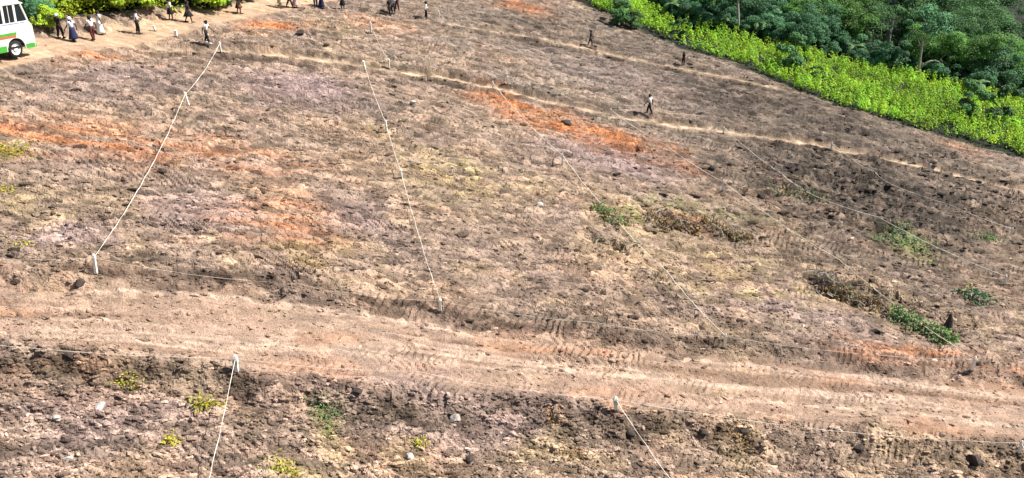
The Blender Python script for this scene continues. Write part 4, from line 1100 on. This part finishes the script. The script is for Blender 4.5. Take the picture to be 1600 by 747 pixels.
    if hairlong:
        for dz in (.12, .24): rings.append([hp + Vector((.10 * math.cos(a), .06 * math.sin(a) - .085, -dz)) for a in [2 * math.pi * q / 14 for q in range(14)]])
    mb.rings(rings); mb.build('hair' if not hat else 'head_wrap', PM[hat] if hat else PM['hair'], e, True)
    for s in (-1, 1):
        mb = MB(); c = Vector(J['hea']) + Vector((.032 * s, .083, .028))
        mb.rings([[c + Vector((r * math.cos(a), d, r * math.sin(a))) for a in [2 * math.pi * q / 8 for q in range(8)]] for d, r in ((0, .012), (.006, .010), (.009, .004))]); mb.build('eye', PM['eye'], e, True)
    for k in 'lr':
        a = Vector(J['ank' + k]); t = Vector(J['toe' + k]); mb = MB()
        dn = Vector((0, 0, -.035))
        mb.tube([a + Vector((0, -.07, -.04)), a + Vector((0, .01, -.03)), a.lerp(t, .6) + Vector((0, 0, -.012)), t + Vector((0, .05, 0))], [.036, .05, .046, .03], 8); mb.build('shoe', PM[shoes], e, True)
    if bag:
        mb = MB(); mb.rings([[Vector((.27 + w * math.cos(a), .06 + w * 1.4 * math.sin(a), z)) for a in [2 * math.pi * q / 10 for q in range(10)]] for z, w in ((.50, .06), (.55, .10), (.72, .10), (.80, .04))])
        bo = mb.build('hand_bag', PM['bag'], None, True, 0)
        bo.location = e.location; bo.rotation_euler = e.rotation_euler; bo.scale = e.scale
        tag(bo, bag, 'bag')
    return e

A = lambda deg: R(deg)      # heading: 0 = facing away from camera, 90 = facing left, -90 = facing right
person(96, 61, 1.72, A(-20), 'black', 'black', 'trousers', 'person in black shirt and trousers with pale cap walking nearest the bus', .10, .15, hat='pale')
person(117, 66, 1.70, A(70), 'pale', 'navy', 'longskirt', 'person in pale top and long navy skirt with white head wrap beside the bus', .14, .2, hat='white')
person(147, 64, 1.74, A(60), 'white', 'maroon', 'trousers', 'person in white shirt and dark red trousers behind the navy skirt', .10, .2)
person(158, 54, 1.72, A(-30), 'white', 'white', 'robe', 'person in long white robe walking on the upper track', .06, .1, robe=True)
person(217, 55, 1.80, A(-60), 'white', 'black', 'trousers', 'person in white shirt and black trousers alone in the middle of the track', .05, .06)
person(268, 33, 1.70, A(-50), 'white', 'black', 'skirt', 'person in white top and black skirt on the far side of the track', .08, .12)
person(296, 37, 1.72, A(-75), 'black', 'black', 'skirt', 'person with long hair in a short black dress striding on the track', .22, .15, hairlong=True)
person(374, 22, 1.72, A(-70), 'black', 'black', 'skirt', 'person in black dress further along the upper track', .12, .15, bag='brown bag held by the person in black on the track')
person(325, 73, 1.72, A(-95), 'white', 'black', 'trousers', 'person in white shirt, black trousers and white shoes on the footpath', .16, .25, shoes='white', bend=.05)
person(438, 13, 1.70, A(-60), 'tan', 'tan', 'skirt', 'person in tan clothes at the top edge where the track leaves', .05, .1)
person(453, 13, 1.72, A(-70), 'black', 'black', 'trousers', 'person in black striding at the top edge next to the pink figure', .22, .2)
person(462, 14, 1.70, A(-40), 'red', 'pink', 'longskirt', 'person in red top and pale pink skirt at the top edge', .05, .1)
person(494, 13, 1.72, A(20), 'navy', 'navy', 'trousers', 'left of two people in navy at the top edge', .12, .15)
person(503, 15, 1.72, A(-30), 'navy', 'navy', 'longskirt', 'right of two people in navy at the top edge', .10, .15)
person(536, 17, 1.72, A(10), 'black', 'black', 'skirt', 'person in short black dress standing alone at the top edge', .03, .06)
person(609, 25, 1.70, A(-120), 'black', 'black', 'trousers', 'leftmost of three people huddled at the top, dressed in black', .08, .1)
person(615, 24, 1.70, A(160), 'pale', 'black', 'trousers', 'middle of three huddled people at the top, in a pale shirt', .06, .1)
person(621, 20, 1.70, A(150), 'red', 'maroon', 'trousers', 'rightmost of three huddled people at the top, in red', .08, .1)
person(666, 32, 1.70, A(-80), 'white', 'black', 'trousers', 'person in white shirt and black trousers alone right of the huddled three', .06, .1, sleeve='long')
person(1014, 183, 1.72, A(70), 'white', 'black', 'trousers', 'lone walker in white shirt and black trousers on the footpath', .20, .22)
person(922, 75, 1.62, A(-90), 'black', 'black', 'trousers', 'person in dark clothes walking along the upper terrace', .18, .15)
person(1067, 103, 1.40, A(-60), 'black', 'black', 'trousers', 'small figure in dark clothes standing near the crop edge', .06, .06)
bake_all()
